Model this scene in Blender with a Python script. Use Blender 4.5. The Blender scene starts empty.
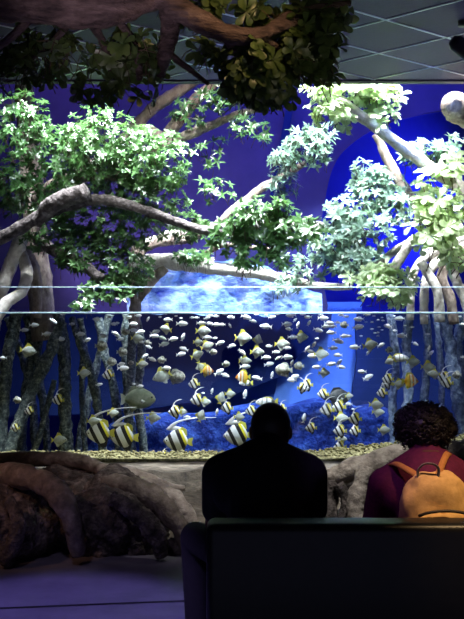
import bpy, bmesh, math, random
from mathutils import Vector, Matrix, noise
R = random.Random(11)
sc = bpy.context.scene
COL = sc.collection
F, CX, HY, CZ = 970.0, 232.0, 290.0, 1.6

def P(px, py, d):
    """a point seen at pixel (px, py) at distance d, in metres"""
    return Vector(((px - CX) * d / F, d, CZ - (py - HY) * d / F))

# ------------------------------------------------------------------ materials
def lin(c):
    return tuple((x / 12.92 if x <= .04045 else ((x + .055) / 1.055) ** 2.4) for x in c)

def mat_base(name, col, rough=.6, metal=0.0, spec=.5):
    m = bpy.data.materials.new(name); m.use_nodes = True
    b = m.node_tree.nodes['Principled BSDF']
    b.inputs['Base Color'].default_value = (*col, 1)
    b.inputs['Roughness'].default_value = rough
    b.inputs['Metallic'].default_value = metal
    b.inputs['Specular IOR Level'].default_value = spec
    return m

def noisy(name, cols, scale=8, rough=.75, bump=.4, stretch=(1, 1, 1), detail=6, dist=.02, spec=.3, metal=0, bscale=None):
    """mottled material: a noise through a colour ramp, with bump"""
    m = mat_base(name, cols[0], rough, metal, spec)
    nt = m.node_tree; b = nt.nodes['Principled BSDF']
    tc = nt.nodes.new('ShaderNodeTexCoord'); mp = nt.nodes.new('ShaderNodeMapping')
    mp.inputs['Scale'].default_value = stretch
    nt.links.new(tc.outputs['Object'], mp.inputs['Vector'])
    n = nt.nodes.new('ShaderNodeTexNoise'); n.inputs['Scale'].default_value = scale
    n.inputs['Detail'].default_value = detail; n.inputs['Roughness'].default_value = .65
    nt.links.new(mp.outputs['Vector'], n.inputs['Vector'])
    r = nt.nodes.new('ShaderNodeValToRGB')
    els = r.color_ramp.elements
    els[0].position = .3; els[1].position = .72
    els[0].color = (*cols[0], 1); els[1].color = (*cols[-1], 1)
    for i, c in enumerate(cols[1:-1]):
        e = els.new(.3 + .42 * (i + 1) / (len(cols) - 1)); e.color = (*c, 1)
    nt.links.new(n.outputs['Fac'], r.inputs['Fac'])
    nt.links.new(r.outputs['Color'], b.inputs['Base Color'])
    if bump:
        n2 = nt.nodes.new('ShaderNodeTexNoise'); n2.inputs['Scale'].default_value = bscale or scale * 2.5
        n2.inputs['Detail'].default_value = 8
        nt.links.new(mp.outputs['Vector'], n2.inputs['Vector'])
        bp = nt.nodes.new('ShaderNodeBump'); bp.inputs['Strength'].default_value = bump
        bp.inputs['Distance'].default_value = dist
        nt.links.new(n2.outputs['Fac'], bp.inputs['Height'])
        nt.links.new(bp.outputs['Normal'], b.inputs['Normal'])
    return m

def leaf_mat(name, c0, c1, rough=.35, trans=.25):
    m = noisy(name, [c0, c1], 14, rough, 0, spec=.9)
    nt = m.node_tree; b = nt.nodes['Principled BSDF']; out = nt.nodes['Material Output']
    t = nt.nodes.new('ShaderNodeBsdfTranslucent'); t.inputs['Color'].default_value = (c1[0] * 1.1, c1[1] * 1.2, c1[2] * .7, 1)
    mx = nt.nodes.new('ShaderNodeMixShader'); mx.inputs[0].default_value = trans
    nt.links.new(b.outputs[0], mx.inputs[1]); nt.links.new(t.outputs[0], mx.inputs[2])
    nt.links.new(mx.outputs[0], out.inputs['Surface'])
    return m

def clear_mat(name, ior, tint, rough=0.0, wave=0.0, scale=6, refl=(1, 1, 1)):
    """clear sheet: fresnel reflection over transmission"""
    m = bpy.data.materials.new(name); m.use_nodes = True
    nt = m.node_tree; nt.nodes.clear()
    out = nt.nodes.new('ShaderNodeOutputMaterial')
    tr = nt.nodes.new('ShaderNodeBsdfTransparent'); tr.inputs['Color'].default_value = (*tint, 1)
    gl = nt.nodes.new('ShaderNodeBsdfGlossy'); gl.inputs['Roughness'].default_value = rough
    gl.inputs['Color'].default_value = (*refl, 1)
    fr = nt.nodes.new('ShaderNodeFresnel'); fr.inputs['IOR'].default_value = ior
    mx = nt.nodes.new('ShaderNodeMixShader')
    nt.links.new(fr.outputs[0], mx.inputs[0]); nt.links.new(tr.outputs[0], mx.inputs[1]); nt.links.new(gl.outputs[0], mx.inputs[2])
    nt.links.new(mx.outputs[0], out.inputs['Surface'])
    if wave:
        n = nt.nodes.new('ShaderNodeTexNoise'); n.inputs['Scale'].default_value = scale
        tc = nt.nodes.new('ShaderNodeTexCoord'); nt.links.new(tc.outputs['Object'], n.inputs['Vector'])
        bp = nt.nodes.new('ShaderNodeBump'); bp.inputs['Strength'].default_value = wave; bp.inputs['Distance'].default_value = .01
        nt.links.new(n.outputs['Fac'], bp.inputs['Height'])
        nt.links.new(bp.outputs['Normal'], gl.inputs['Normal'])
    return m

# ------------------------------------------------------------------ objects
def tag(o, label=None, cat=None, group=None, kind=None):
    if label: o['label'] = label
    if cat: o['category'] = cat
    if group: o['group'] = group
    if kind: o['kind'] = kind
    return o

ABS = {}
def empty(name, loc=(0, 0, 0), label=None, cat=None, group=None):
    o = bpy.data.objects.new(name, None); COL.objects.link(o)
    o.location = loc; o.empty_display_size = .1; ABS[o.name] = Vector(loc)
    return tag(o, label, cat, group)

def build(name, V, Fc, mats, parent=None, smooth=True, idx=None):
    """link ONE mesh; vertices in world coordinates, stored relative to the parent"""
    off = ABS[parent.name] if parent is not None else Vector((0, 0, 0))
    me = bpy.data.meshes.new(name)
    me.from_pydata([tuple(Vector(v) - off) for v in V], [], Fc)
    if not isinstance(mats, (list, tuple)): mats = [mats]
    for m in mats: me.materials.append(m)
    if idx: me.polygons.foreach_set('material_index', idx)
    if smooth: me.polygons.foreach_set('use_smooth', [True] * len(me.polygons))
    me.update()
    o = bpy.data.objects.new(name, me); COL.objects.link(o)
    if parent is not None: o.parent = parent
    ABS[o.name] = off
    return o

class MB:
    def __init__(s): s.v = []; s.f = []; s.i = []
    def add(s, V, Fc, mi=0):
        n = len(s.v); s.v += [Vector(v) for v in V]
        s.f += [tuple(a + n for a in f) for f in Fc]; s.i += [mi] * len(Fc)
        return s
    def box(s, lo, hi, mi=0):
        x0, y0, z0 = lo; x1, y1, z1 = hi
        return s.add([(x0,y0,z0),(x1,y0,z0),(x1,y1,z0),(x0,y1,z0),(x0,y0,z1),(x1,y0,z1),(x1,y1,z1),(x0,y1,z1)],
                     [(0,3,2,1),(4,5,6,7),(0,1,5,4),(1,2,6,5),(2,3,7,6),(3,0,4,7)], mi)
    def tube(s, pts, rad, n=10, lump=0.0, freq=9.0, res=6, mi=0, cap=True, flat=1.0):
        V, Fc = tube_geo(pts, rad, n, lump, freq, res, cap, flat)
        return s.add(V, Fc, mi)
    def build(s, name, mats, parent=None, smooth=True):
        return build(name, s.v, s.f, mats, parent, smooth, s.i)

def catmull(pts, rad, res):
    if len(pts) < 3 or res <= 1:
        return [Vector(p) for p in pts], list(rad)
    p = [Vector(a) for a in pts]; p = [2 * p[0] - p[1]] + p + [2 * p[-1] - p[-2]]
    r = [rad[0]] + list(rad) + [rad[-1]]
    O, Q = [], []
    for i in range(1, len(p) - 2):
        for k in range(res):
            t = k / res
            O.append(.5 * ((2 * p[i]) + (p[i+1] - p[i-1]) * t + (2*p[i-1] - 5*p[i] + 4*p[i+1] - p[i+2]) * t*t + (3*p[i] - p[i-1] - 3*p[i+1] + p[i+2]) * t**3))
            Q.append(r[i] + (r[i+1] - r[i]) * t)
    O.append(p[-2]); Q.append(r[-2])
    return O, Q

def tube_geo(pts, rad, n=10, lump=0.0, freq=9.0, res=6, cap=True, flat=1.0):
    if lump: n = int(n * 1.5); res = int(res * 1.7)
    if not isinstance(rad, (list, tuple)): rad = [rad] * len(pts)
    pts, rad = catmull(pts, rad, res)
    V, Fc = [], []
    t0 = (pts[1] - pts[0]).normalized()
    a = t0.orthogonal().normalized()
    for i, p in enumerate(pts):
        t = (pts[min(i+1, len(pts)-1)] - pts[max(i-1, 0)]).normalized()
        a = (a - t * a.dot(t)).normalized(); b = t.cross(a)
        for k in range(n):
            th = 2 * math.pi * k / n
            d = a * math.cos(th) + b * math.sin(th) * flat
            r = rad[i]
            if lump:
                q = p + d * r
                r *= 1 + lump * noise.noise(q * freq) + lump * .6 * noise.noise(q * freq * 2.7) + lump * .3 * noise.noise(q * freq * 6.5)
            V.append(p + d * r)
    for i in range(len(pts) - 1):
        for k in range(n):
            k2 = (k + 1) % n
            Fc.append((i*n + k, i*n + k2, (i+1)*n + k2, (i+1)*n + k))
    if cap:
        Fc.append(tuple(reversed(range(n)))); Fc.append(tuple(range((len(pts)-1)*n, len(pts)*n)))
    return V, Fc

def ptube(name, pix, mat, parent, lump=.22, freq=9, n=12, res=6):
    """a limb along (px, py, distance, radius in px)"""
    V, Fc = tube_geo([P(a, b, d) for a, b, d, r in pix], [r * d / F for a, b, d, r in pix], n, lump, freq, res)
    return build(name, V, Fc, mat, parent)

def ico(center, radii, sub=4, amp=0.0, freq=2.0, seed=0, flatten=None, oct=3):
    bm = bmesh.new(); bmesh.ops.create_icosphere(bm, subdivisions=sub, radius=1.0)
    V = []
    c = Vector(center); s = Vector((seed * 7.3, seed * 3.1, seed * 5.7))
    rm = sum(radii) / 3
    for v in bm.verts:
        d = v.co.copy()
        p = Vector((d.x * radii[0], d.y * radii[1], d.z * radii[2]))
        if amp:
            k = 0; f = freq; w = 1
            for _ in range(oct):
                k += w * noise.noise((p + s) * f); f *= 2.1; w *= .5
            p += d * (amp * k * rm)
        V.append(c + p)
    Fc = [tuple(x.index for x in f.verts) for f in bm.faces]
    bm.free()
    return V, Fc

def heightfield(x0, x1, nx, y0, y1, ny, fz, thick):
    V, Fc = [], []
    for j in range(ny + 1):
        for i in range(nx + 1):
            x = x0 + (x1 - x0) * i / nx; y = y0 + (y1 - y0) * j / ny
            V.append((x, y, fz(x, y)))
    w = nx + 1
    for j in range(ny):
        for i in range(nx):
            Fc.append((j*w + i, j*w + i + 1, (j+1)*w + i + 1, (j+1)*w + i))
    n0 = len(V)
    V += [(x0, y0, thick), (x1, y0, thick), (x1, y1, thick), (x0, y1, thick)]
    Fc.append((n0, n0+3, n0+2, n0+1))
    Fc.append(tuple([n0, n0+1] + [i for i in range(nx, -1, -1)]))
    Fc.append(tuple([n0+2, n0+3] + [ny*w + i for i in range(0, nx+1)]))
    Fc.append(tuple([n0+3, n0] + [j*w for j in range(0, ny+1)]))
    Fc.append(tuple([n0+1, n0+2] + [j*w + nx for j in range(ny, -1, -1)]))
    return V, Fc

# ------------------------------------------------------------------ camera
cd = bpy.data.cameras.new('camera'); cam = bpy.data.objects.new('camera', cd); COL.objects.link(cam)
cam.location = (0, 0, CZ); cam.rotation_euler = (math.pi / 2, 0, 0)
cd.sensor_fit = 'VERTICAL'; cd.sensor_height = 36; cd.sensor_width = 36
cd.lens = F / 619 * 36; cd.shift_y = -(309.5 - HY) / 619
cd.clip_start = .05; cd.clip_end = 60
sc.camera = cam

# ------------------------------------------------------------------ room shell
XW, YT, YB, ZC = 3.4, 7.72, 12.4, 3.27
M = {}
M['floor'] = noisy('floor concrete', [lin((.36, .35, .40)), lin((.47, .46, .52))], 3, .45, .15, spec=.4)
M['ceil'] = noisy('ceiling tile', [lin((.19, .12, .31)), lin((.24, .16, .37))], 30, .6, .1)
M['grid'] = mat_base('ceiling grid metal', lin((.8, .8, .86)), .3, .4)
M['dark'] = mat_base('dark wall paint', lin((.16, .16, .2)), .8)
M['blue'] = noisy('blue backdrop paint', [lin((.16, .20, .62)), lin((.20, .25, .68))], 2.2, .85, .15)
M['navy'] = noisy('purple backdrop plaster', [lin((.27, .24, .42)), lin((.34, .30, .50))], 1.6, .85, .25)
M['deep'] = noisy('navy plaster and water dimming', [lin((.05, .13, .36)), lin((.08, .18, .44))], 2.0, .85, .25)

def sbox(name, lo, hi, mat):
    return tag(MB().box(lo, hi).build(name, mat, None, False), kind='structure')
sbox('floor', (-XW, -1.5, -.5), (XW, YT - .02, 0), M['floor'])
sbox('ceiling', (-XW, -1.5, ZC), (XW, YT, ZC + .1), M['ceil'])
sbox('wall_front', (-XW, -1.6, -.5), (XW, -1.5, ZC), M['dark'])
sbox('wall_left', (-XW - .1, -1.6, -.5), (-XW, YB + .2, 6), M['dark'])
sbox('wall_right', (XW, -1.6, -.5), (XW + .1, YB + .2, 6), M['dark'])
sbox('wall_fascia', (-XW, YT, ZC), (XW, YT + .08, 6), M['dark'])
sbox('ceiling_tank', (-XW, YT, 6), (XW, YB + .2, 6.1), M['dark'])
sbox('floor_tank', (-XW, YT - .02, -.5), (XW, YB, -.4), M['deep'])
sbox('wall_back', (-XW, YB, -.5), (XW, YB + .1, 6), M['blue'])
# thin bright steel edge of the ceiling over the pane
sbox('trim_1', (-XW, YT - .012, ZC - .012), (XW, YT + .09, ZC - .0005), M['dark'])

# ceiling T-bar grid, turned about 45 degrees
g = MB()
def gridline(p, dx, dy, w=.012):
    L = 9.0; n = Vector((-dy, dx, 0)) * w; a = Vector((p[0] - dx * L, p[1] - dy * L, 0)); b = Vector((p[0] + dx * L, p[1] + dy * L, 0))
    # clip to the room
    def clip(a, b):
        t0, t1 = 0, 1; d = b - a
        for ax, lo, hi in ((0, -XW + .02, XW - .02), (1, -1.4, YT - .03)):
            if abs(d[ax]) < 1e-9: continue
            u, v = (lo - a[ax]) / d[ax], (hi - a[ax]) / d[ax]
            if u > v: u, v = v, u
            t0, t1 = max(t0, u), min(t1, v)
        return (a + d * t0, a + d * t1) if t1 > t0 + .01 else None
    c = clip(a, b)
    if not c: return
    a, b = c
    V = []
    for z in (ZC - .006, ZC - .0005):
        V += [(a.x - n.x, a.y - n.y, z), (b.x - n.x, b.y - n.y, z), (b.x + n.x, b.y + n.y, z), (a.x + n.x, a.y + n.y, z)]
    g.add(V, [(0,3,2,1),(4,5,6,7),(0,1,5,4),(1,2,6,5),(2,3,7,6),(3,0,4,7)])
kz = ZC - CZ
def CP(px, py):
    d = kz * F / (HY - py); return ((px - CX) * d / F, d)
A0, B0 = CP(387, 19), CP(348, 45)
ua, ub = (.670, -.742), (.742, .670)
for k in range(-12, 13):
    gridline((A0[0] + ub[0] * .63 * k, A0[1] + ub[1] * .63 * k), *ua, w=.007)
    gridline((B0[0] + ua[0] * .57 * k, B0[1] + ua[1] * .57 * k), *ub, w=.007)
tag(g.build('trim_2', M['grid'], None, False), kind='structure')

# dark seam across the floor
s = MB()
fl = lambda px, py: Vector(((px - CX) * (CZ * F / (py - HY)) / F, CZ * F / (py - HY), 0))
pts = [fl(-40, 610), fl(40, 607), fl(110, 604), fl(190, 601), fl(300, 598)]
V = []
for p in pts:
    V += [p + Vector((0, -.012, .002)), p + Vector((0, .012, .002))]
s.add(V, [(2*i, 2*i+2, 2*i+3, 2*i+1) for i in range(len(pts)-1)])
tag(s.build('trim_3', mat_base('floor seam', lin((.05, .05, .08)), .7), None, False), kind='structure')

# purple plaster partition in front of the blue wall: its edge sweeps in an arch
def slab(name, pix, d, th, mat, kind='structure'):
    m = MB(); n = len(pix)
    f = [P(a, b, d) for a, b in pix]; k = [p + Vector((0, th, 0)) for p in f]
    m.add(f + k, [tuple(range(n)), tuple(reversed(range(n, 2*n)))] + [(i, i + n, (i+1) % n + n, (i+1) % n) for i in range(n)])
    return tag(m.build(name, mat, None, False), kind=kind)
def smooth2(pts, res=5):
    q, _ = catmull([Vector((a, b, 0)) for a, b in pts], [0] * len(pts), res)
    return [(v.x, v.y) for v in q]
edge = smooth2([(525, 98), (464, 107), (420, 114), (378, 127), (348, 147), (333, 168), (325, 200), (320, 240), (324, 285), (328, 306)])
slab('wall_arch', [(-70, -110), (525, -110)] + edge + [(-70, 306)], 11.2, .12, M['navy'])
slab('wall_lower', [(-70, 306.2), (333, 306.2), (331, 322), (279, 377), (232, 395), (130, 412), (-70, 420)], 11.2, .12, M['deep'])  # navy colour stands in for light filtered by the water
M['lit_blue'] = noisy('lit blue backdrop plaster', [lin((.32, .50, .88)), lin((.40, .58, .95))], 1.5, .85, .2)  # paler blue holds the brighter light on the far wall
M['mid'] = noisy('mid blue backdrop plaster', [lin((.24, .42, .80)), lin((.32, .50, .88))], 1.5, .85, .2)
slab('wall_lit_patch', [(326, 302), (362, 302), (362, 420), (270, 420), (279, 372)], 11.36, .08, M['lit_blue'])  # added slab: the lit part of the far wall, put into colour
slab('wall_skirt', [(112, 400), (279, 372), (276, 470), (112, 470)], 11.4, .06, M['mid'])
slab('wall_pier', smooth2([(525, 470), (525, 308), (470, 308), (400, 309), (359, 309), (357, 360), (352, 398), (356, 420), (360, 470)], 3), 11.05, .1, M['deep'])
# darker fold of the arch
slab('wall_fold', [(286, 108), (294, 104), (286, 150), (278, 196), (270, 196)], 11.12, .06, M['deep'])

# ------------------------------------------------------------------ aquarium
ZW, ZG = CZ - 23 * 7.72 / F, CZ + 2.4 * 7.72 / F
tank = empty('aquarium', (0, YT, 0), 'long glass aquarium pane with open water behind it', 'aquarium')
M['pane'] = clear_mat('tank glass', 1.45, (.985, .995, 1.0))
M['water'] = clear_mat('tank water', 1.33, (.93, .97, 1.0), .02, .35, 5)
M['edge'] = mat_base('polished glass edge', lin((.80, .90, .96)), .3)
MB().box((-XW + .01, YT, .1), (XW - .01, YT + .03, ZG)).build('front_pane', M['pane'], tank, False)
MB().tube([(-XW + .01, YT + .012, ZG + .004), (XW - .01, YT + .012, ZG + .004)], .0032, 8, res=1).build('pane_edge', M['edge'], tank, False)
MB().tube([(-XW + .01, YT + .034, ZW), (XW - .01, YT + .034, ZW)], .007, 8, res=1).build('waterline', M['edge'], tank, False)
build('water', [(-XW + .01, YT + .03, ZW), (XW - .01, YT + .03, ZW), (XW - .01, 11.03, ZW), (-XW + .01, 11.03, ZW)], [(0, 1, 2, 3)], M['water'], tank, False)
# gravel
M['gravel'] = noisy('coral gravel', [lin((.22, .20, .12)), lin((.44, .41, .26)), lin((.68, .65, .48))], 42, .8, .8, dist=.01)
def gz(x, y):
    t = (y - YT) / .62
    r = max(0, x - .6)
    z = .252 + .016 * min(1, t * 4) + r * .11 * min(1, t * 3)
    if t > .42: z -= (t - .42) * 1.3
    return z + .012 * noise.noise(Vector((x * 9, y * 9, 0))) + .008 * noise.noise(Vector((x * 25, y * 25, 3)))
V, Fc = heightfield(-XW + .01, XW - .01, 170, YT + .032, YT + 1.1, 22, gz, -.4)
gm = MB().add(V, Fc)
for i in range(1500):
    x = R.uniform(-1.9, 2.1); y = R.uniform(YT + .045, YT + .34); r = R.uniform(.006, .016)
    V, Fc = ico((x, y, gz(x, y) + r * .4), (r * R.uniform(.8, 1.6), r, r * .8), 1)
    gm.add(V, Fc)
gr = tag(gm.build('gravel', M['gravel']), 'yellowish coral gravel heaped along the foot of the tank glass', 'gravel', kind='stuff')

# blue rock bank in the back of the tank, and the bright painted rock above the water
M['brock'] = noisy('blue painted rock', [lin((.06, .14, .42)), lin((.17, .30, .66)), lin((.32, .48, .82))], 8, .9, 1.0, dist=.08, bscale=16)
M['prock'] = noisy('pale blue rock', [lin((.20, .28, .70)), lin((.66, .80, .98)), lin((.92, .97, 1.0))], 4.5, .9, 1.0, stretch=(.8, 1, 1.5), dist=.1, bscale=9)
def bank(name, pix_top, d, bottom_px, th, mat, amp, label, cat, seed=0):
    """bumpy bank whose crest follows the pixels in pix_top"""
    m = MB(); nx, nz = 110, 26
    xs = [p[0] for p in pix_top]
    def crest(x):
        for (a, b), (c, e) in zip(pix_top, pix_top[1:]):
            if a <= x <= c: return b + (e - b) * (x - a) / (c - a)
        return pix_top[-1][1]
    V, Fc = [], []
    for j in range(nz + 1):
        for i in range(nx + 1):
            px = xs[0] + (xs[-1] - xs[0]) * i / nx
            t = j / nz
            p = P(px, bottom_px + (crest(px) - bottom_px) * min(1, t * 1.25), d)
            if t > .8: p.y += th * (t - .8) * 5
            else: p.y -= .15 * (1 - t)
            q = p * 2.2 + Vector((seed, 0, 0))
            k = noise.noise(q) + .5 * noise.noise(q * 2.2) + .3 * noise.noise(q * 5)
            p.y -= amp * k; p.z += amp * .35 * noise.noise(q * 1.7)
            V.append(p)
    w = nx + 1
    for j in range(nz):
        for i in range(nx):
            Fc.append((j*w+i, j*w+i+1, (j+1)*w+i+1, (j+1)*w+i))
    m.add(V, Fc)
    return tag(m.build(name, mat), label, cat)
bank('rock_bank', [(70, 470), (92, 440), (120, 420), (165, 417), (215, 415), (232, 412), (262, 405), (292, 407), (318, 403), (345, 400), (360, 412), (380, 408), (420, 425), (540, 430)], 10.45, 505, .35, M['brock'], .13,
     'low blue rock bank along the back of the tank', 'rock')
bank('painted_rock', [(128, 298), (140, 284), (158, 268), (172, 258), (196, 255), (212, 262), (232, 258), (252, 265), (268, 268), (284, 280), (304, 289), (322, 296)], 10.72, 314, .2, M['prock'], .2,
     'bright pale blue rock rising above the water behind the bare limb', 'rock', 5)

# ------------------------------------------------------------------ rocks on the viewers' side
M['ledge'] = noisy('ledge concrete', [lin((.20, .185, .17)), lin((.40, .37, .33)), lin((.58, .54, .49))], 7, .85, .8, dist=.03)
M['rock'] = noisy('brown sculpted rock', [lin((.12, .11, .105)), lin((.34, .31, .30)), lin((.55, .51, .49))], 13, .8, 1.0, dist=.05, bscale=30)
M['root'] = noisy('grey sculpted root', [lin((.27, .24, .22)), lin((.46, .42, .38)), lin((.64, .60, .56))], 9, .75, .8, dist=.02)
M['prootm'] = noisy('pale sculpted root', [lin((.38, .35, .33)), lin((.66, .62, .58)), lin((.8, .77, .73))], 8, .8, .9, dist=.03)
def lz(x, y):
    t = (y - 6.0) / (YT - 6.0)
    t = max(0, min(1, t)); z = .23 * (t ** .8)
    if y > 7.25: z = max(z, .235)
    q = Vector((x * 3.5, y * 3.5, 2)); e = min(1, max(0, (y - 5.75) / .3)) * (.4 if y > 7.35 else 1)
    return z + e * (.04 * noise.noise(q) + .025 * noise.noise(q * 2.3)) - (.02 if y < 5.9 else 0)
V, Fc = heightfield(-XW + .01, XW - .01, 150, 5.75, YT - .002, 60, lz, -.05)
tag(build('rock_ledge', V, Fc, M['ledge']), 'sandy brown stone ledge sloping from the tank glass to the floor', 'rock ledge')

lf = empty('rock_formation', P(100, 560, 5.9), 'dark brown rock mound with thick roots over it on the floor beside the seated man', 'rock')
def boulder(px, py, d, rx, ry, rz, seed, amp=.35, freq=2.6, mat=None, parent=lf):
    c = P(px, py, d); k = d / F
    V, Fc = ico(c, (rx * k, rz, ry * k), 6, amp, freq / (rx * k * 2.2 + .1), seed, oct=6)
    return build('boulder', V, Fc, mat or M['rock'], parent)
boulder(108, 520, 6.15, 54, 46, .40, 1, .30)
boulder(66, 508, 6.45, 50, 44, .35, 2, .3)
boulder(4, 528, 5.95, 52, 52, .36, 3, .28)
boulder(180, 552, 5.95, 14, 14, .10, 4, .3)
boulder(142, 528, 6.0, 26, 32, .2, 6, .3)
ptube('root', [(-20, 462, 6.75, 8), (30, 459, 6.65, 8), (70, 460, 6.55, 7.5), (92, 465, 6.5, 7), (108, 474, 6.35, 7), (118, 484, 6.2, 6)], M['root'], lf, .2, 7)
ptube('root', [(-30, 476, 6.1, 12), (10, 476, 5.95, 12), (36, 479, 5.8, 12), (54, 489, 5.7, 12), (66, 506, 5.62, 11), (74, 528, 5.6, 9), (78, 554, 5.64, 7)], M['root'], lf, .25, 9)
ptube('root', [(95, 470, 6.6, 7), (118, 472, 6.6, 8), (140, 478, 6.6, 8), (158, 484, 6.62, 7), (172, 488, 6.66, 5), (184, 488, 6.7, 3)], M['prootm'], lf, .2, 8)
ptube('root', [(104, 486, 6.1, 10), (128, 488, 6.05, 12), (150, 497, 5.98, 13), (168, 512, 5.92, 12), (180, 530, 5.86, 9), (190, 552, 5.84, 7)], M['root'], lf, .25, 9)
ptube('root', [(130, 480, 6.35, 7), (156, 488, 6.35, 8), (176, 500, 6.3, 8), (190, 520, 6.2, 7), (196, 548, 6.1, 7)], M['prootm'], lf, .25, 9)
ptube('root', [(112, 498, 5.8, 7), (132, 510, 5.75, 9), (148, 524, 5.72, 10), (158, 540, 5.7, 9), (162, 556, 5.72, 6)], M['rock'], lf, .28, 9)
ptube('root', [(8, 500, 5.65, 6), (18, 520, 5.58, 7), (14, 545, 5.56, 8), (4, 562, 5.58, 8)], M['rock'], lf, .25, 8)

rf = empty('rock_formation', P(360, 540, 6.4), 'pale rock arch with a dark hollow between the two seated people', 'rock')
boulder(385, 500, 6.75, 44, 40, .25, 8, .25, mat=M['rock'], parent=rf)
ptube('root', [(318, 490, 6.6, 9), (334, 478, 6.5, 11), (352, 470, 6.45, 12), (374, 464, 6.45, 12), (400, 456, 6.5, 12), (450, 452, 6.6, 12), (500, 454, 6.7, 14), (560, 470, 6.75, 14), (610, 505, 6.7, 13), (625, 560, 6.6, 12)], M['prootm'], rf, .25, 7)
ptube('root', [(328, 482, 6.45, 9), (331, 500, 6.4, 8), (326, 522, 6.3, 9), (322, 552, 6.2, 10)], M['rock'], rf, .25, 8)
ptube('root', [(366, 468, 6.35, 9), (360, 486, 6.3, 8), (356, 504, 6.25, 9), (358, 530, 6.2, 10), (352, 556, 6.15, 9)], M['prootm'], rf, .3, 8)
ptube('root', [(338, 484, 6.35, 6), (346, 500, 6.32, 5), (344, 520, 6.3, 6), (342, 550, 6.2, 6)], M['rock'], rf, .25, 8)

# ------------------------------------------------------------------ trees
M['bark'] = noisy('tan bark', [lin((.34, .29, .27)), lin((.60, .54, .50)), lin((.74, .69, .64))], 14, .8, .8, stretch=(1, 1, .5), dist=.02)
M['greybark'] = noisy('grey bark', [lin((.14, .13, .13)), lin((.36, .33, .33)), lin((.58, .55, .55))], 14, .8, .9, dist=.02)
M['palebark'] = noisy('pale bark', [lin((.62, .58, .55)), lin((.82, .80, .77)), lin((.9, .88, .86))], 12, .8, .6, dist=.02)
M['darkbark'] = noisy('brown bark', [lin((.13, .11, .11)), lin((.36, .30, .29)), lin((.52, .45, .43))], 9, .8, 1.0, stretch=(.6, 1, 2.4), dist=.03)
M['heart'] = noisy('cut wood', [lin((.55, .46, .38)), lin((.72, .62, .52))], 20, .8, .3)
M['underroot'] = noisy('algae covered root', [lin((.10, .13, .14)), lin((.40, .45, .45)), lin((.76, .79, .74))], 30, .9, 1.0, dist=.02)
M['haze_under'] = noisy('haze pale drowned root', [lin((.26, .32, .44)), lin((.46, .53, .64)), lin((.68, .74, .80))], 20, .9, .9, dist=.02)  # pale blue-grey stands in for the hazy light on these roots
M['leafA'] = leaf_mat('glossy green leaf', lin((.11, .24, .11)), lin((.38, .54, .32)), .28)
M['leafB'] = leaf_mat('blue green leaf', lin((.20, .32, .28)), lin((.58, .70, .64)))
M['leafC'] = leaf_mat('light green leaf', lin((.42, .56, .34)), lin((.86, .92, .78)))
M['leafD'] = leaf_mat('dark olive leaf', lin((.20, .30, .16)), lin((.42, .50, .26)), .4, .15)
M['twig'] = mat_base('twig', lin((.34, .28, .22)), .8)

def rosette(m, c, ax, L, W, n, blunt, rnd, up=.5):
    ax = ax.normalized(); a = ax.orthogonal().normalized(); b = ax.cross(a)
    ph = rnd.uniform(0, 6.28)
    for k in range(n):
        th = ph + 6.283 * k / n * (1 if n < 7 else 1.618 * 1.0) + rnd.uniform(-.25, .25)
        el = rnd.uniform(.0, .9) * up + (.5 * up if k > n * .6 else 0)
        rad = (a * math.cos(th) + b * math.sin(th))
        d = (rad * math.cos(el) + ax * math.sin(el)).normalized()
        side = d.cross(ax).normalized(); nrm = side.cross(d).normalized()
        l = L * rnd.uniform(.75, 1.15); w = W * rnd.uniform(.8, 1.15)
        dr = -nrm * l * rnd.uniform(.05, .3)
        fo = nrm * w * rnd.uniform(.15, .4)
        if blunt:
            V = [c, c+d*l*.4+side*w*.55+fo*.6, c+d*l*.42, c+d*l*.4-side*w*.55+fo*.6,
                 c+d*l*.76+side*w+fo+dr*.5, c+d*l*.76+dr*.4, c+d*l*.76-side*w+fo+dr*.5, c+d*l*.96+side*w*.5+dr, c+d*l+dr, c+d*l*.96-side*w*.5+dr]
            Fc = [(0,1,2),(0,2,3),(1,4,5,2),(2,5,6,3),(4,7,8,5),(5,8,9,6)]
        else:
            V = [c, c+d*l*.35+side*w+fo, c+d*l*.38, c+d*l*.35-side*w+fo,
                 c+d*l*.7+side*w*.7+fo+dr*.5, c+d*l*.7+dr*.4, c+d*l*.7-side*w*.7+fo+dr*.5, c+d*l+dr]
            Fc = [(0,1,2),(0,2,3),(1,4,5,2),(2,5,6,3),(4,7,5),(5,7,6)]
        m.add(V, Fc, 0)

def foliage(parent, mat, blobs, L, W, n=8, blunt=False, seed=1, name='foliage', up=.5, face=(0, -.55, .65), dens=1.45):
    """leafy cluster; blobs are (px, py, distance, half width px, half height px, half depth m, rosettes)"""
    rnd = random.Random(seed)
    out = []
    for (px, py, d, rx, ry, rd, cnt) in blobs:
        cnt = int(cnt * dens); m = MB(); k = d / F; c0 = P(px, py, d)
        for i in range(cnt):
            while True:
                u = Vector((rnd.uniform(-1, 1), rnd.uniform(-1, 1), rnd.uniform(-1, 1)))
                if u.length < 1: break
            c = c0 + Vector((u.x * rx * k, u.y * rd, u.z * ry * k))
            ax = Vector((rnd.uniform(-.7, .7), rnd.uniform(-.7, .4), rnd.uniform(-.4, .8))) + Vector(face) * .7 + Vector((u.x, u.y * .5, u.z)) * .5
            rosette(m, c, ax, L * rnd.uniform(.8, 1.2), W, rnd.randint(n - 2, n + 1), blunt, rnd, up)
            q = c - ax.normalized() * L * rnd.uniform(.8, 1.8) + Vector((0, 0, -.02))
            m.tube([c, (c + q) / 2 + Vector((rnd.uniform(-.01, .01), 0, .01)), q], [L * .03, L * .04, L * .05], 4, res=1, mi=1)
        out.append(m.build(name, [mat, M['twig']], parent, True))
    return out

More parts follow.
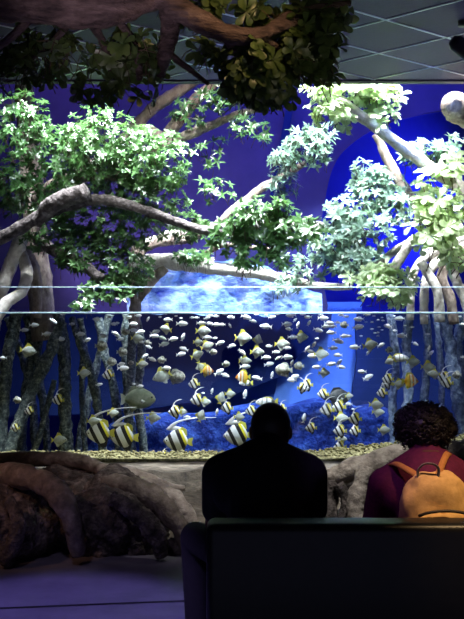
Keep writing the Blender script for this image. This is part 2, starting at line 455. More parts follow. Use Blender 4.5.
# --- the tree at the dark root side, behind the glass
TA = empty('mangrove_tree', P(60, 455, 9.4), 'tall mangrove tree with dense glossy green leaves over a thicket of dark underwater roots', 'tree', 'trees growing out of the tank')
ptube('trunk', [(46, 340, 9.5, 13), (40, 290, 9.5, 12), (34, 220, 9.5, 12), (30, 150, 9.5, 11), (24, 90, 9.5, 9), (20, 60, 9.5, 7)], M['bark'], TA, .2, 6)
br = lambda pix, m='bark', pa=None, **k: ptube('branch', pix, M[m], pa or TA, **k)
br([(-25, 246, 8.5, 7), (5, 236, 8.5, 7), (30, 222, 8.45, 6.5), (60, 208, 8.4, 6), (95, 200, 8.35, 6), (125, 204, 8.3, 5.5), (160, 216, 8.25, 5), (200, 229, 8.2, 4.5), (245, 236, 8.15, 4), (290, 236, 8.15, 2.5)], 'greybark')
br([(36, 222, 8.4, 6), (52, 205, 8.3, 9), (70, 197, 8.25, 9.5), (86, 191, 8.2, 9)], 'greybark')
br([(38, 240, 8.7, 6), (60, 254, 8.5, 5.5), (82, 264, 8.4, 6), (101, 279, 8.3, 5.5)], 'greybark')
br([(130, 132, 9.4, 6), (150, 111, 9.4, 6), (168, 98, 9.4, 6), (196, 80, 9.4, 5), (230, 55, 9.4, 4)])
br([(160, 146, 9.3, 6), (176, 124, 9.3, 6), (195, 101, 9.3, 6), (220, 78, 9.3, 5), (240, 55, 9.3, 4)])
br([(150, 150, 9.2, 5), (175, 140, 9.2, 5), (205, 128, 9.2, 4.5), (236, 115, 9.2, 4), (262, 108, 9.2, 3)])
br([(64, 190, 9.2, 7), (92, 168, 9.25, 7), (118, 146, 9.3, 7), (142, 130, 9.35, 7), (164, 140, 9.3, 6)])
br([(36, 200, 9.3, 6), (60, 180, 9.0, 5), (90, 178, 8.7, 4), (118, 178, 8.5, 3)])
rt = lambda pix, m='palebark', pa=None, **k: ptube('root', pix, M[m], pa or TA, **k)
rt([(22, 236, 8.9, 7), (14, 258, 8.8, 7), (5, 280, 8.75, 7), (-3, 306, 8.7, 7), (-6, 330, 8.7, 6)])
rt([(20, 250, 8.9, 5), (27, 272, 8.7, 6), (22, 290, 8.6, 6), (8, 302, 8.55, 6), (-4, 318, 8.5, 6)])
rt([(26, 250, 9.1, 5), (34, 268, 9.0, 5), (37, 290, 9.0, 5), (36, 318, 9.0, 5)], 'bark')
for pix in ([(18, 312, 9.0, 6), (9, 350, 8.9, 6), (4, 400, 8.8, 5.5), (0, 470, 8.7, 6)],
            [(62, 322, 9.0, 5), (51, 350, 8.9, 6), (37, 380, 8.8, 6), (21, 418, 8.7, 6), (4, 465, 8.6, 6)],
            [(58, 312, 9.2, 6), (64, 350, 9.1, 6), (65, 400, 9.0, 6), (66, 465, 8.9, 7)],
            [(72, 318, 9.2, 4), (83, 350, 9.1, 4), (94, 385, 9.0, 4.5), (99, 420, 8.9, 4), (104, 465, 8.9, 4)],
            [(80, 318, 9.3, 3), (84, 345, 9.3, 3), (82, 390, 9.2, 3), (86, 465, 9.1, 3)],
            [(42, 318, 9.6, 4), (38, 360, 9.5, 4), (44, 410, 9.4, 4), (48, 465, 9.3, 4)],
            [(28, 315, 9.6, 5), (30, 360, 9.5, 4), (24, 410, 9.5, 5), (20, 465, 9.4, 5)],
            [(128, 314, 9.8, 5), (126, 350, 9.7, 5), (129, 400, 9.6, 5), (132, 465, 9.5, 5)],
            [(98, 318, 9.9, 4), (104, 350, 9.9, 4), (116, 400, 9.8, 4), (120, 465, 9.7, 4)],
            [(8, 318, 9.8, 4), (20, 350, 9.7, 4), (32, 400, 9.6, 4), (36, 465, 9.5, 4)],
            [(54, 380, 9.0, 3), (44, 420, 8.9, 3), (30, 465, 8.8, 3)],
            [(110, 314, 10.1, 4), (98, 360, 10.1, 4), (84, 420, 10.0, 4), (76, 465, 9.9, 4)]):
    rt(pix, 'underroot', lump=.38, freq=14)
foliage(TA, M['leafA'], [
    (20, 125, 8.5, 34, 36, .25, 60), (55, 150, 8.6, 34, 26, .25, 50), (14, 180, 8.7, 30, 28, .3, 45), (100, 142, 8.4, 42, 36, .3, 110),
    (150, 160, 8.4, 44, 36, .3, 110), (100, 175, 8.6, 60, 24, .3, 75), (40, 200, 8.8, 46, 26, .3, 55), (110, 225, 8.6, 60, 28, .3, 85), (150, 200, 8.5, 40, 24, .25, 50),
    (60, 235, 8.7, 50, 20, .3, 40), (120, 265, 8.5, 34, 32, .25, 75), (75, 258, 8.4, 22, 16, .2, 22), (105, 292, 8.3, 30, 12, .15, 24), (82, 305, 8.2, 14, 6, .1, 8), (185, 225, 8.6, 24, 18, .2, 26), (195, 260, 8.5, 24, 10, .15, 14)],
    .056, .0125, 8, False, 3, dens=2.5)
foliage(TA, M['leafA'], [(222, 95, 9.0, 20, 18, .2, 22), (190, 110, 9.1, 26, 16, .2, 18), (250, 130, 9.0, 22, 16, .2, 20), (205, 150, 9.2, 22, 18, .2, 10), (215, 190, 8.7, 22, 14, .15, 10)], .07, .012, 8, False, 4)
foliage(TA, M['leafA'], [(262, 222, 8.0, 36, 26, .2, 70), (295, 232, 8.05, 34, 20, .2, 45), (230, 236, 8.1, 22, 20, .15, 24), (248, 258, 8.0, 16, 14, .12, 12), (280, 258, 8.0, 10, 12, .1, 8)], .08, .016, 8, False, 5)

# --- bare-limbed tree in the middle
TB = empty('mangrove_tree', P(136, 455, 9.0), 'smaller mangrove with a long bare pale limb stretching low over the water', 'tree', 'trees growing out of the tank')
ptube('trunk', [(139, 246, 9.1, 7), (134, 270, 9.05, 7), (136, 300, 9.0, 6), (134, 330, 9.1, 5)], M['bark'], TB, .25, 9)
ptube('root', [(134, 316, 9.1, 5), (132, 350, 9.4, 4.5), (130, 400, 9.7, 4), (126, 465, 9.9, 5)], M['underroot'], TB, .38, 14)
ptube('root', [(136, 316, 9.1, 4), (142, 350, 9.5, 4), (138, 400, 9.8, 4), (146, 465, 10.0, 4)], M['underroot'], TB, .38, 14)
brb = lambda pix, m='bark', **k: ptube('branch', pix, M[m], TB, **k)
brb([(132, 268, 9.05, 7), (150, 262, 9.0, 8), (180, 263, 8.95, 8), (205, 267, 8.9, 7), (232, 270, 8.9, 6.5), (262, 274, 8.9, 6), (292, 281, 8.9, 5), (320, 286, 8.9, 4), (352, 287, 8.9, 3)], 'palebark')
brb([(136, 302, 9.0, 5), (146, 288, 8.98, 5), (156, 276, 8.96, 5), (166, 268, 8.95, 5)])
brb([(136, 252, 9.1, 5), (160, 242, 9.1, 5), (190, 238, 9.1, 4.5), (215, 226, 9.1, 4.5), (232, 212, 9.1, 4.5), (255, 193, 9.1, 4.5), (276, 180, 9.1, 4), (306, 163, 9.1, 3)])
brb([(140, 246, 9.2, 5), (180, 232, 9.2, 5), (230, 225, 9.2, 4.5), (290, 222, 9.2, 4.5), (330, 228, 9.2, 4.5), (370, 234, 9.2, 4)], 'palebark')
brb([(196, 262, 8.9, 3), (215, 248, 8.85, 3), (232, 245, 8.8, 2.5), (270, 250, 8.8, 2)])
foliage(TB, M['leafB'], [(306, 148, 8.8, 26, 22, .2, 62), (282, 160, 8.8, 18, 14, .15, 24), (320, 138, 8.8, 16, 14, .15, 22), (284, 186, 8.9, 16, 18, .15, 22), (300, 270, 8.7, 30, 16, .15, 26), (290, 290, 8.6, 20, 8, .12, 10)], .07, .0125, 8, False, 6, dens=1.15)
foliage(TB, M['leafB'], [(345, 215, 8.7, 26, 20, .2, 50), (362, 235, 8.6, 30, 24, .2, 70), (335, 250, 8.6, 26, 20, .2, 46), (355, 262, 8.5, 30, 16, .2, 44)], .075, .015, 8, False, 7, dens=1.2)

# --- the pale tree on the curly-haired visitor's side
TC = empty('mangrove_tree', P(488, 455, 8.9), 'pale mangrove with rounded light green leaves and a sloping white limb above the curly-haired person', 'tree', 'trees growing out of the tank')
ptube('trunk', [(488, 40, 8.9, 12), (484, 120, 8.9, 13), (482, 200, 8.9, 14), (484, 260, 8.9, 15), (488, 330, 8.9, 14), (492, 465, 8.9, 14)], M['palebark'], TC, .2, 6)
brc = lambda pix, m='palebark', **k: ptube('branch', pix, M[m], TC, **k)
brc([(482, 214, 8.6, 8), (462, 190, 8.3, 7), (425, 164, 8.15, 6.5), (390, 138, 8.08, 6), (360, 115, 8.08, 5.5), (338, 97, 8.1, 4)])
brc([(482, 262, 8.9, 6), (455, 240, 8.95, 6), (425, 218, 9.0, 6), (405, 190, 9.0, 5.5), (388, 160, 9.0, 5), (376, 134, 9.0, 4)], 'bark')
brc([(488, 150, 8.9, 13), (490, 138, 8.7, 15), (480, 121, 8.3, 16), (462, 110, 8.1, 15), (452, 104, 8.0, 13), (446, 101, 7.97, 8)], 'bark')
brc([(460, 228, 8.7, 5), (430, 232, 8.5, 5), (412, 242, 8.4, 5), (402, 256, 8.35, 5), (392, 272, 8.3, 4.5), (384, 288, 8.3, 4)])
brc([(412, 242, 8.4, 4), (396, 250, 8.5, 4), (380, 262, 8.6, 3.5), (366, 270, 8.7, 2.5)])
rc = lambda pix, m='palebark', **k: ptube('root', pix, M[m], TC, **k)
rc([(470, 236, 8.85, 5), (436, 250, 8.8, 5), (416, 268, 8.75, 4.5), (411, 290, 8.7, 4.5), (410, 320, 8.7, 4)])
rc([(472, 240, 8.85, 5), (444, 256, 8.8, 5), (428, 274, 8.75, 5), (424, 296, 8.7, 4.5), (424, 324, 8.7, 4)])
rc([(420, 262, 8.6, 5), (430, 276, 8.55, 5), (438, 294, 8.5, 5), (440, 322, 8.5, 5)])
rc([(474, 246, 8.9, 6), (450, 262, 8.7, 5), (442, 276, 8.65, 5), (450, 298, 8.6, 5), (454, 324, 8.6, 5)], 'bark')
rc([(448, 256, 8.9, 5), (456, 280, 8.85, 5), (466, 304, 8.8, 5), (470, 326, 8.8, 5)])
for pix in ([(409, 312, 9.6, 5), (406, 350, 9.6, 5), (408, 400, 9.5, 5), (404, 465, 9.5, 6)],
            [(425, 312, 9.7, 4), (428, 350, 9.7, 4), (424, 400, 9.7, 4), (428, 465, 9.6, 4)],
            [(444, 312, 9.5, 5), (450, 345, 9.5, 6), (457, 390, 9.4, 6), (466, 450, 9.3, 7)],
            [(462, 312, 9.7, 5), (458, 350, 9.7, 5), (462, 400, 9.6, 5), (460, 465, 9.6, 5)],
            [(390, 314, 9.9, 4), (396, 360, 9.9, 4), (392, 410, 9.8, 4), (396, 465, 9.8, 4)],
            [(436, 314, 9.9, 3), (440, 360, 9.9, 3), (442, 410, 9.8, 3), (440, 465, 9.8, 3)]):
    rc(pix, 'haze_under', lump=.4, freq=14)
foliage(TC, M['leafC'], [(348, 88, 8.12, 30, 12, .12, 22), (380, 96, 8.12, 26, 16, .12, 24), (328, 112, 8.1, 24, 12, .12, 16), (380, 118, 8.1, 18, 12, .12, 10), (318, 88, 8.1, 16, 10, .1, 10), (344, 118, 8.1, 14, 10, .1, 8)], .09, .021, 9, True, 8, dens=1.1)
foliage(TC, M['leafC'], [(440, 190, 8.0, 22, 22, .12, 18), (452, 222, 8.0, 22, 22, .12, 18), (428, 212, 8.0, 16, 16, .1, 8), (424, 236, 8.0, 22, 16, .12, 12), (452, 250, 8.05, 22, 14, .12, 12), (458, 165, 8.1, 14, 12, .1, 8)], .12, .030, 8, True, 9, up=.3, dens=.85)
foliage(TC, M['leafB'], [(380, 190, 8.8, 28, 24, .2, 60), (368, 176, 8.8, 18, 18, .15, 26), (425, 155, 8.7, 24, 14, .15, 30), (452, 150, 8.7, 20, 14, .15, 26), (398, 210, 8.7, 18, 16, .15, 22), (410, 150, 8.8, 14, 10, .12, 12)], .075, .0155, 8, False, 10, dens=1.2)
foliage(TC, M['leafC'], [(384, 290, 8.2, 26, 16, .14, 34), (372, 276, 8.3, 22, 12, .14, 18), (400, 278, 8.3, 16, 12, .1, 10)], .085, .02, 8, True, 12)

# --- the big tree above the viewers
TD = empty('overhead_tree', P(-40, 619, 4.9), 'shadowy big-leaved tree reaching over the viewers beneath the ceiling tiles', 'tree')
ptube('trunk', [(-330, 700, 5.0, 60), (-330, 400, 4.95, 52), (-300, 150, 4.85, 46), (-190, 20, 4.8, 38), (-90, -6, 4.75, 32)], M['darkbark'], TD, .2, 5, 16)
ptube('branch', [(-110, -2, 4.75, 32), (-20, -10, 4.7, 30), (40, -6, 4.7, 29), (80, -1, 4.7, 28), (108, 3, 4.7, 25), (135, -2, 4.72, 19), (160, -8, 4.75, 13)], M['darkbark'], TD, .16, 9, 20)
ptube('branch', [(140, -6, 4.72, 12), (158, -2, 4.72, 10), (176, 8, 4.72, 12), (195, 19, 4.75, 12), (225, 33, 4.8, 10), (250, 37, 4.85, 9), (272, 30, 4.9, 6), (300, 20, 5.0, 4)], M['darkbark'], TD, .2, 11, 14)
ptube('branch', [(168, 4, 4.74, 10), (170, 30, 4.85, 10), (165, 55, 4.95, 8), (160, 78, 5.1, 4)], M['darkbark'], TD, .2, 11)
for pix in ([(90, 20, 4.8, 5), (104, 45, 5.0, 4), (112, 75, 5.2, 3)], [(70, 22, 4.8, 4), (50, 44, 5.0, 4), (20, 64, 5.2, 3)], [(258, 36, 4.86, 5), (290, 54, 5.1, 4), (316, 60, 5.2, 3)],
            [(225, 36, 4.8, 5), (242, 64, 5.0, 4), (250, 92, 5.2, 3)], [(262, 33, 4.9, 4), (296, 12, 5.0, 4), (350, 3, 5.1, 3)], [(166, 52, 4.95, 4), (190, 70, 5.0, 3), (208, 84, 5.1, 2)],
            [(30, 18, 4.8, 5), (8, 40, 4.9, 4), (-20, 60, 5.1, 3)], [(118, 20, 4.8, 4), (134, 44, 5.0, 4), (140, 80, 5.1, 3)]):
    ptube('branch', pix, M['darkbark'], TD, .2, 12, 8)
foliage(TD, M['leafD'], [(20, 50, 5.1, 44, 20, .25, 46), (60, 62, 5.2, 40, 20, .25, 46), (16, 74, 5.3, 34, 12, .2, 22), (112, 62, 5.2, 36, 26, .25, 56), (140, 76, 5.1, 28, 26, .2, 36), (92, 92, 5.3, 26, 14, .2, 18), (140, 46, 5.0, 26, 16, .2, 22), (200, 56, 5.0, 22, 14, .15, 18), (60, 40, 4.95, 40, 10, .15, 20), (190, 14, 5.2, 30, 10, .15, 14)],
        .07, .02, 8, True, 21, face=(0, -.5, .3), dens=.52)
foliage(TD, M['leafD'], [(250, 66, 5.0, 34, 26, .2, 50), (290, 58, 5.1, 32, 28, .22, 56), (322, 40, 5.15, 22, 24, .2, 32), (300, 24, 5.1, 36, 16, .2, 34), (242, 92, 5.2, 26, 16, .18, 22), (262, 14, 5.1, 26, 14, .2, 22), (330, 14, 5.2, 20, 14, .18, 20), (280, 90, 5.1, 24, 12, .15, 16), (322, 74, 5.2, 16, 10, .12, 10), (216, 6, 5.1, 22, 10, .15, 12)],
        .075, .023, 8, True, 22, face=(.1, -.6, .3), dens=.85)

# dark spot lamp under the ceiling tiles
SL = empty('ceiling_spotlight', P(466, 34, 6.0), 'black lamp housing hanging from the ceiling tiles above the pale tree', 'spotlight')
M['black'] = mat_base('black metal', (.012, .012, .014), .5)
a, b = P(452, 40, 6.0), P(480, 60, 6.05)
MB().tube([a, a + (b - a) * .12, a + (b - a) * .7, b], [.03, .05, .06, .045], 16, res=1).build('lamp_housing', M['black'], SL)
c = (a + b) / 2
MB().tube([c, Vector((c.x, c.y, ZC - .01))], [.012, .012], 8, res=1).build('bracket', M['black'], SL)
MB().tube([Vector((c.x, c.y, ZC - .03)), Vector((c.x, c.y, ZC))], [.05, .05], 14, res=1).build('mounting_plate', M['black'], SL)

# ------------------------------------------------------------------ fish (unit length, head at +X)
def bands(name, stops, skew=.3, rough=.4):
    """body colours in bands along the fish, slanted by skew; stops are (x, colour)"""
    m = mat_base(name, (1, 1, 1), rough); nt = m.node_tree; b = nt.nodes['Principled BSDF']
    tc = nt.nodes.new('ShaderNodeTexCoord'); sx = nt.nodes.new('ShaderNodeSeparateXYZ')
    nt.links.new(tc.outputs['Object'], sx.inputs[0])
    mu = nt.nodes.new('ShaderNodeMath'); mu.operation = 'MULTIPLY_ADD'; mu.inputs[1].default_value = skew
    nt.links.new(sx.outputs['Z'], mu.inputs[0]); nt.links.new(sx.outputs['X'], mu.inputs[2])
    ad = nt.nodes.new('ShaderNodeMath'); ad.operation = 'ADD'; ad.inputs[1].default_value = .5
    nt.links.new(mu.outputs[0], ad.inputs[0])
    r = nt.nodes.new('ShaderNodeValToRGB'); r.color_ramp.interpolation = 'CONSTANT'
    e = r.color_ramp.elements
    while len(e) > 1: e.remove(e[-1])
    e[0].position = 0; e[0].color = (*stops[0][1], 1)
    for x, c in stops[1:]:
        k = e.new(x + .5); k.color = (*c, 1)
    nt.links.new(ad.outputs[0], r.inputs['Fac']); nt.links.new(r.outputs['Color'], b.inputs['Base Color'])
    return m
WH, BK, YE = lin((.93, .93, .92)), (.012, .012, .016), lin((.92, .86, .22))
F_ = {
 'silver': mat_base('silver fish skin', lin((.93, .94, .95)), .35, 0),
 'moony': noisy('grey silver fish skin', [lin((.60, .63, .58)), lin((.80, .82, .78))], 3, .35, 0),
 'yellow': mat_base('yellow fin', lin((.80, .78, .30)), .5),
 'banner': bands('black and white banded skin', [(-.6, WH), (-.28, YE), (-.19, BK), (-.05, WH), (.16, BK), (.29, WH), (.44, lin((.5, .5, .5)))], -.5),
 'white': mat_base('white fin', WH, .4),
 'blackfin': mat_base('black fin', BK, .5),
 'butter': bands('yellow banded skin', [(-.6, lin((.95, .72, .12))), (-.2, lin((.96, .80, .30))), (-.05, lin((.75, .45, .10))), (.0, lin((.95, .9, .75))), (.12, lin((.9, .55, .10))), (.2, lin((.95, .9, .8))), (.34, lin((.8, .5, .1)))], .05),
 'green': noisy('olive grey fish skin', [lin((.42, .46, .36)), lin((.56, .60, .48)), lin((.70, .72, .62))], 3, .4, 0),
 'grey': noisy('dark grey fish skin', [lin((.20, .21, .22)), lin((.40, .41, .42))], 6, .5, .2),
 'spot': noisy('blotched fish skin', [lin((.16, .16, .15)), lin((.60, .60, .55)), lin((.9, .9, .86))], 5.5, .45, .1),
 'rabbit': bands('white fish skin with dark bars', [(-.6, lin((.8, .8, .5))), (-.34, lin((.35, .36, .34))), (-.18, WH), (.0, lin((.55, .56, .52))), (.06, WH), (.2, lin((.7, .7, .66))), (.26, WH)], .1),
 'eye': mat_base('fish eye', (.01, .01, .012), .15),
}
def body_geo(prof, wid, n=12):
    """prof: (x, top, bottom); wid: half width per height"""
    V, Fc = [], []
    for x, t, b in prof:
        mid, h = (t + b) / 2, (t - b) / 2
        for k in range(n):
            a = 2 * math.pi * k / n
            V.append((x, wid * (h ** .8) * math.cos(a) * abs(math.cos(a)) ** .0, mid + h * math.sin(a)))
    for i in range(len(prof) - 1):
        for k in range(n):
            k2 = (k + 1) % n
            Fc.append((i*n+k, i*n+k2, (i+1)*n+k2, (i+1)*n+k))
    Fc.append(tuple(range(n))); Fc.append(tuple(reversed(range((len(prof)-1)*n, len(prof)*n))))
    return V, Fc
def fin_geo(pts, th=.012):
    n = len(pts); V = [(x, -th, z) for x, z in pts] + [(x, th, z) for x, z in pts]
    return V, [tuple(reversed(range(n))), tuple(range(n, 2*n))] + [(i, (i+1) % n, (i+1) % n + n, i + n) for i in range(n)]

def local(name, V, Fc, mat, parent):
    me = bpy.data.meshes.new(name); me.from_pydata([tuple(v) for v in V], [], Fc)
    me.materials.append(mat); me.polygons.foreach_set('use_smooth', [len(p.vertices) == 4 for p in me.polygons]); me.update()
    o = bpy.data.objects.new(name, me); COL.objects.link(o)
    if parent is not None: o.parent = parent
    return o
oval = [(.5, .0, -.02), (.46, .06, -.07), (.36, .135, -.14), (.2, .19, -.19), (.02, .2, -.2), (-.15, .155, -.155), (-.27, .075, -.08), (-.34, .04, -.04)]
diam = [(.5, .02, -.02), (.45, .08, -.07), (.32, .19, -.16), (.12, .29, -.27), (-.04, .28, -.27), (-.18, .19, -.18), (-.28, .08, -.08), (-.33, .04, -.04)]
disc = [(.5, .0, -.05), (.44, .06, -.1), (.36, .16, -.18), (.2, .34, -.3), (.02, .42, -.37), (-.14, .37, -.34), (-.25, .2, -.2), (-.32, .07, -.08)]
big  = [(.5, .0, -.04), (.46, .09, -.11), (.36, .2, -.2), (.18, .3, -.27), (-.02, .32, -.28), (-.2, .25, -.22), (-.33, .11, -.1), (-.38, .055, -.05)]
long_ = [(.5, -.01, -.04), (.45, .07, -.09), (.33, .15, -.15), (.14, .2, -.2), (-.08, .19, -.19), (-.24, .12, -.13), (-.34, .06, -.06), (-.38, .035, -.035)]
ball = [(.5, .05, -.05), (.46, .16, -.15), (.34, .29, -.28), (.14, .37, -.36), (-.06, .36, -.36), (-.22, .25, -.26), (-.32, .1, -.11), (-.36, .05, -.05)]
tail = [(-.3, .04), (-.42, .12), (-.5, .2), (-.44, .02), (-.44, -.02), (-.5, -.2), (-.42, -.12), (-.3, -.04)]

def proto(kind):
    if kind in 'st':
        m = MB(); m.add(*body_geo(oval, .55)); m.add(*fin_geo(tail)); m.add(*fin_geo([(.2, .17), (0, .25), (-.2, .19), (-.22, .1), (.1, .15)]))
        m.add(*fin_geo([(0, -.18), (-.14, -.24), (-.24, -.16), (-.2, -.09)]))
        return local('small_silver_fish' if kind == 's' else 'tiny_fish', m.v, m.f, F_['silver'], None)
    nm = {'m': 'moony_fish', 'b': 'bannerfish', 'y': 'butterflyfish', 'g': 'batfish', 'p': 'grouper', 'w': 'rabbitfish', 'r': 'pufferfish'}[kind]
    o = bpy.data.objects.new(nm, None); COL.objects.link(o)
    if kind == 'm':
        local('body', *body_geo(diam, .3), F_['moony'], o)
        local('dorsal_fin', *fin_geo([(.22, .22), (.04, .44), (-.1, .46), (-.16, .3), (-.32, .08), (-.2, .14), (0, .24)]), F_['yellow'], o)
        local('anal_fin', *fin_geo([(.12, -.24), (-.02, -.4), (-.14, -.42), (-.18, -.28), (-.32, -.08), (-.2, -.14), (0, -.24)]), F_['moony'], o)
        local('tail_fin', *fin_geo(tail), F_['yellow'], o)
    elif kind == 'b':
        local('body', *body_geo(disc, .26), F_['banner'], o)
        m = MB(); m.add(*fin_geo([(.16, .34), (.06, .52), (-.06, .44), (-.02, .38)]))
        m.tube([(.16, 0, .36), (.04, 0, .64), (-.2, 0, .82), (-.5, 0, .88)], [.035, .028, .02, .008], 6, res=5)
        local('dorsal_filament', m.v, m.f, F_['white'], o)
        local('dorsal_fin', *fin_geo([(0, .38), (-.1, .48), (-.26, .4), (-.3, .2), (-.22, .2), (-.1, .34)], .016), F_['yellow'], o)
        local('anal_fin', *fin_geo([(.05, -.34), (-.1, -.52), (-.22, -.44), (-.28, -.16), (-.2, -.22)], .014), F_['blackfin'], o)
        local('tail_fin', *fin_geo([(-.29, .06), (-.42, .13), (-.5, .14), (-.47, 0), (-.5, -.14), (-.42, -.13), (-.29, -.06)], .014), F_['yellow'], o)
    else:
        prof, bm_, fm = {'y': (disc, 'butter', 'yellow'), 'g': (big, 'green', 'green'), 'p': (big, 'grey', 'grey'), 'w': (long_, 'rabbit', 'yellow'), 'r': (ball, 'spot', 'moony')}[kind]
        wid = {'r': .62, 'p': .42, 'g': .3, 'y': .26, 'w': .5}[kind]
        top = max(p[1] for p in prof)
        local('body', *body_geo(prof, wid), F_[bm_], o)
        local('dorsal_fin', *fin_geo([(.22, top * .86), (.05, top * 1.2), (-.18, top * 1.15), (-.3, top * .55), (-.24, top * .4), (0, top * .9)]), F_[fm], o)
        local('anal_fin', *fin_geo([(.0, -top * .8), (-.16, -top * 1.15), (-.28, -top * .7), (-.24, -top * .4)]), F_[fm], o)
        local('tail_fin', *fin_geo([(-.32, .05), (-.43, .15), (-.5, .17), (-.48, 0), (-.5, -.17), (-.43, -.15), (-.32, -.05)]), F_['moony' if kind == 'g' else fm], o)
    ex, ez = {'m': (.4, .04), 'b': (.38, .0), 'y': (.38, .02), 'g': (.39, .05), 'p': (.39, .05), 'w': (.4, .03), 'r': (.4, .08)}[kind]
    for s in (-1, 1):
        hw = {'m': .06, 'b': .05, 'y': .05, 'g': .085, 'p': .11, 'w': .075, 'r': .165}[kind]
        V, Fc = ico((ex, s * hw, ez), (.03, .02, .03), 1)
        local('eye', V, Fc, F_['eye'], o)
    pf = local('pectoral_fin', *fin_geo([(.2, -.02), (.1, .03), (.06, -.06), (.12, -.1)], .008), F_['white' if kind in 'bw' else 'moony'], o)
    pf.location = (0, -({'r': .22, 'p': .15}.get(kind, .11)), -.03)
    return o
PROTO = {}
def kids(o): return [c for c in ALLKIDS.get(o.name, [])]
ALLKIDS = {}
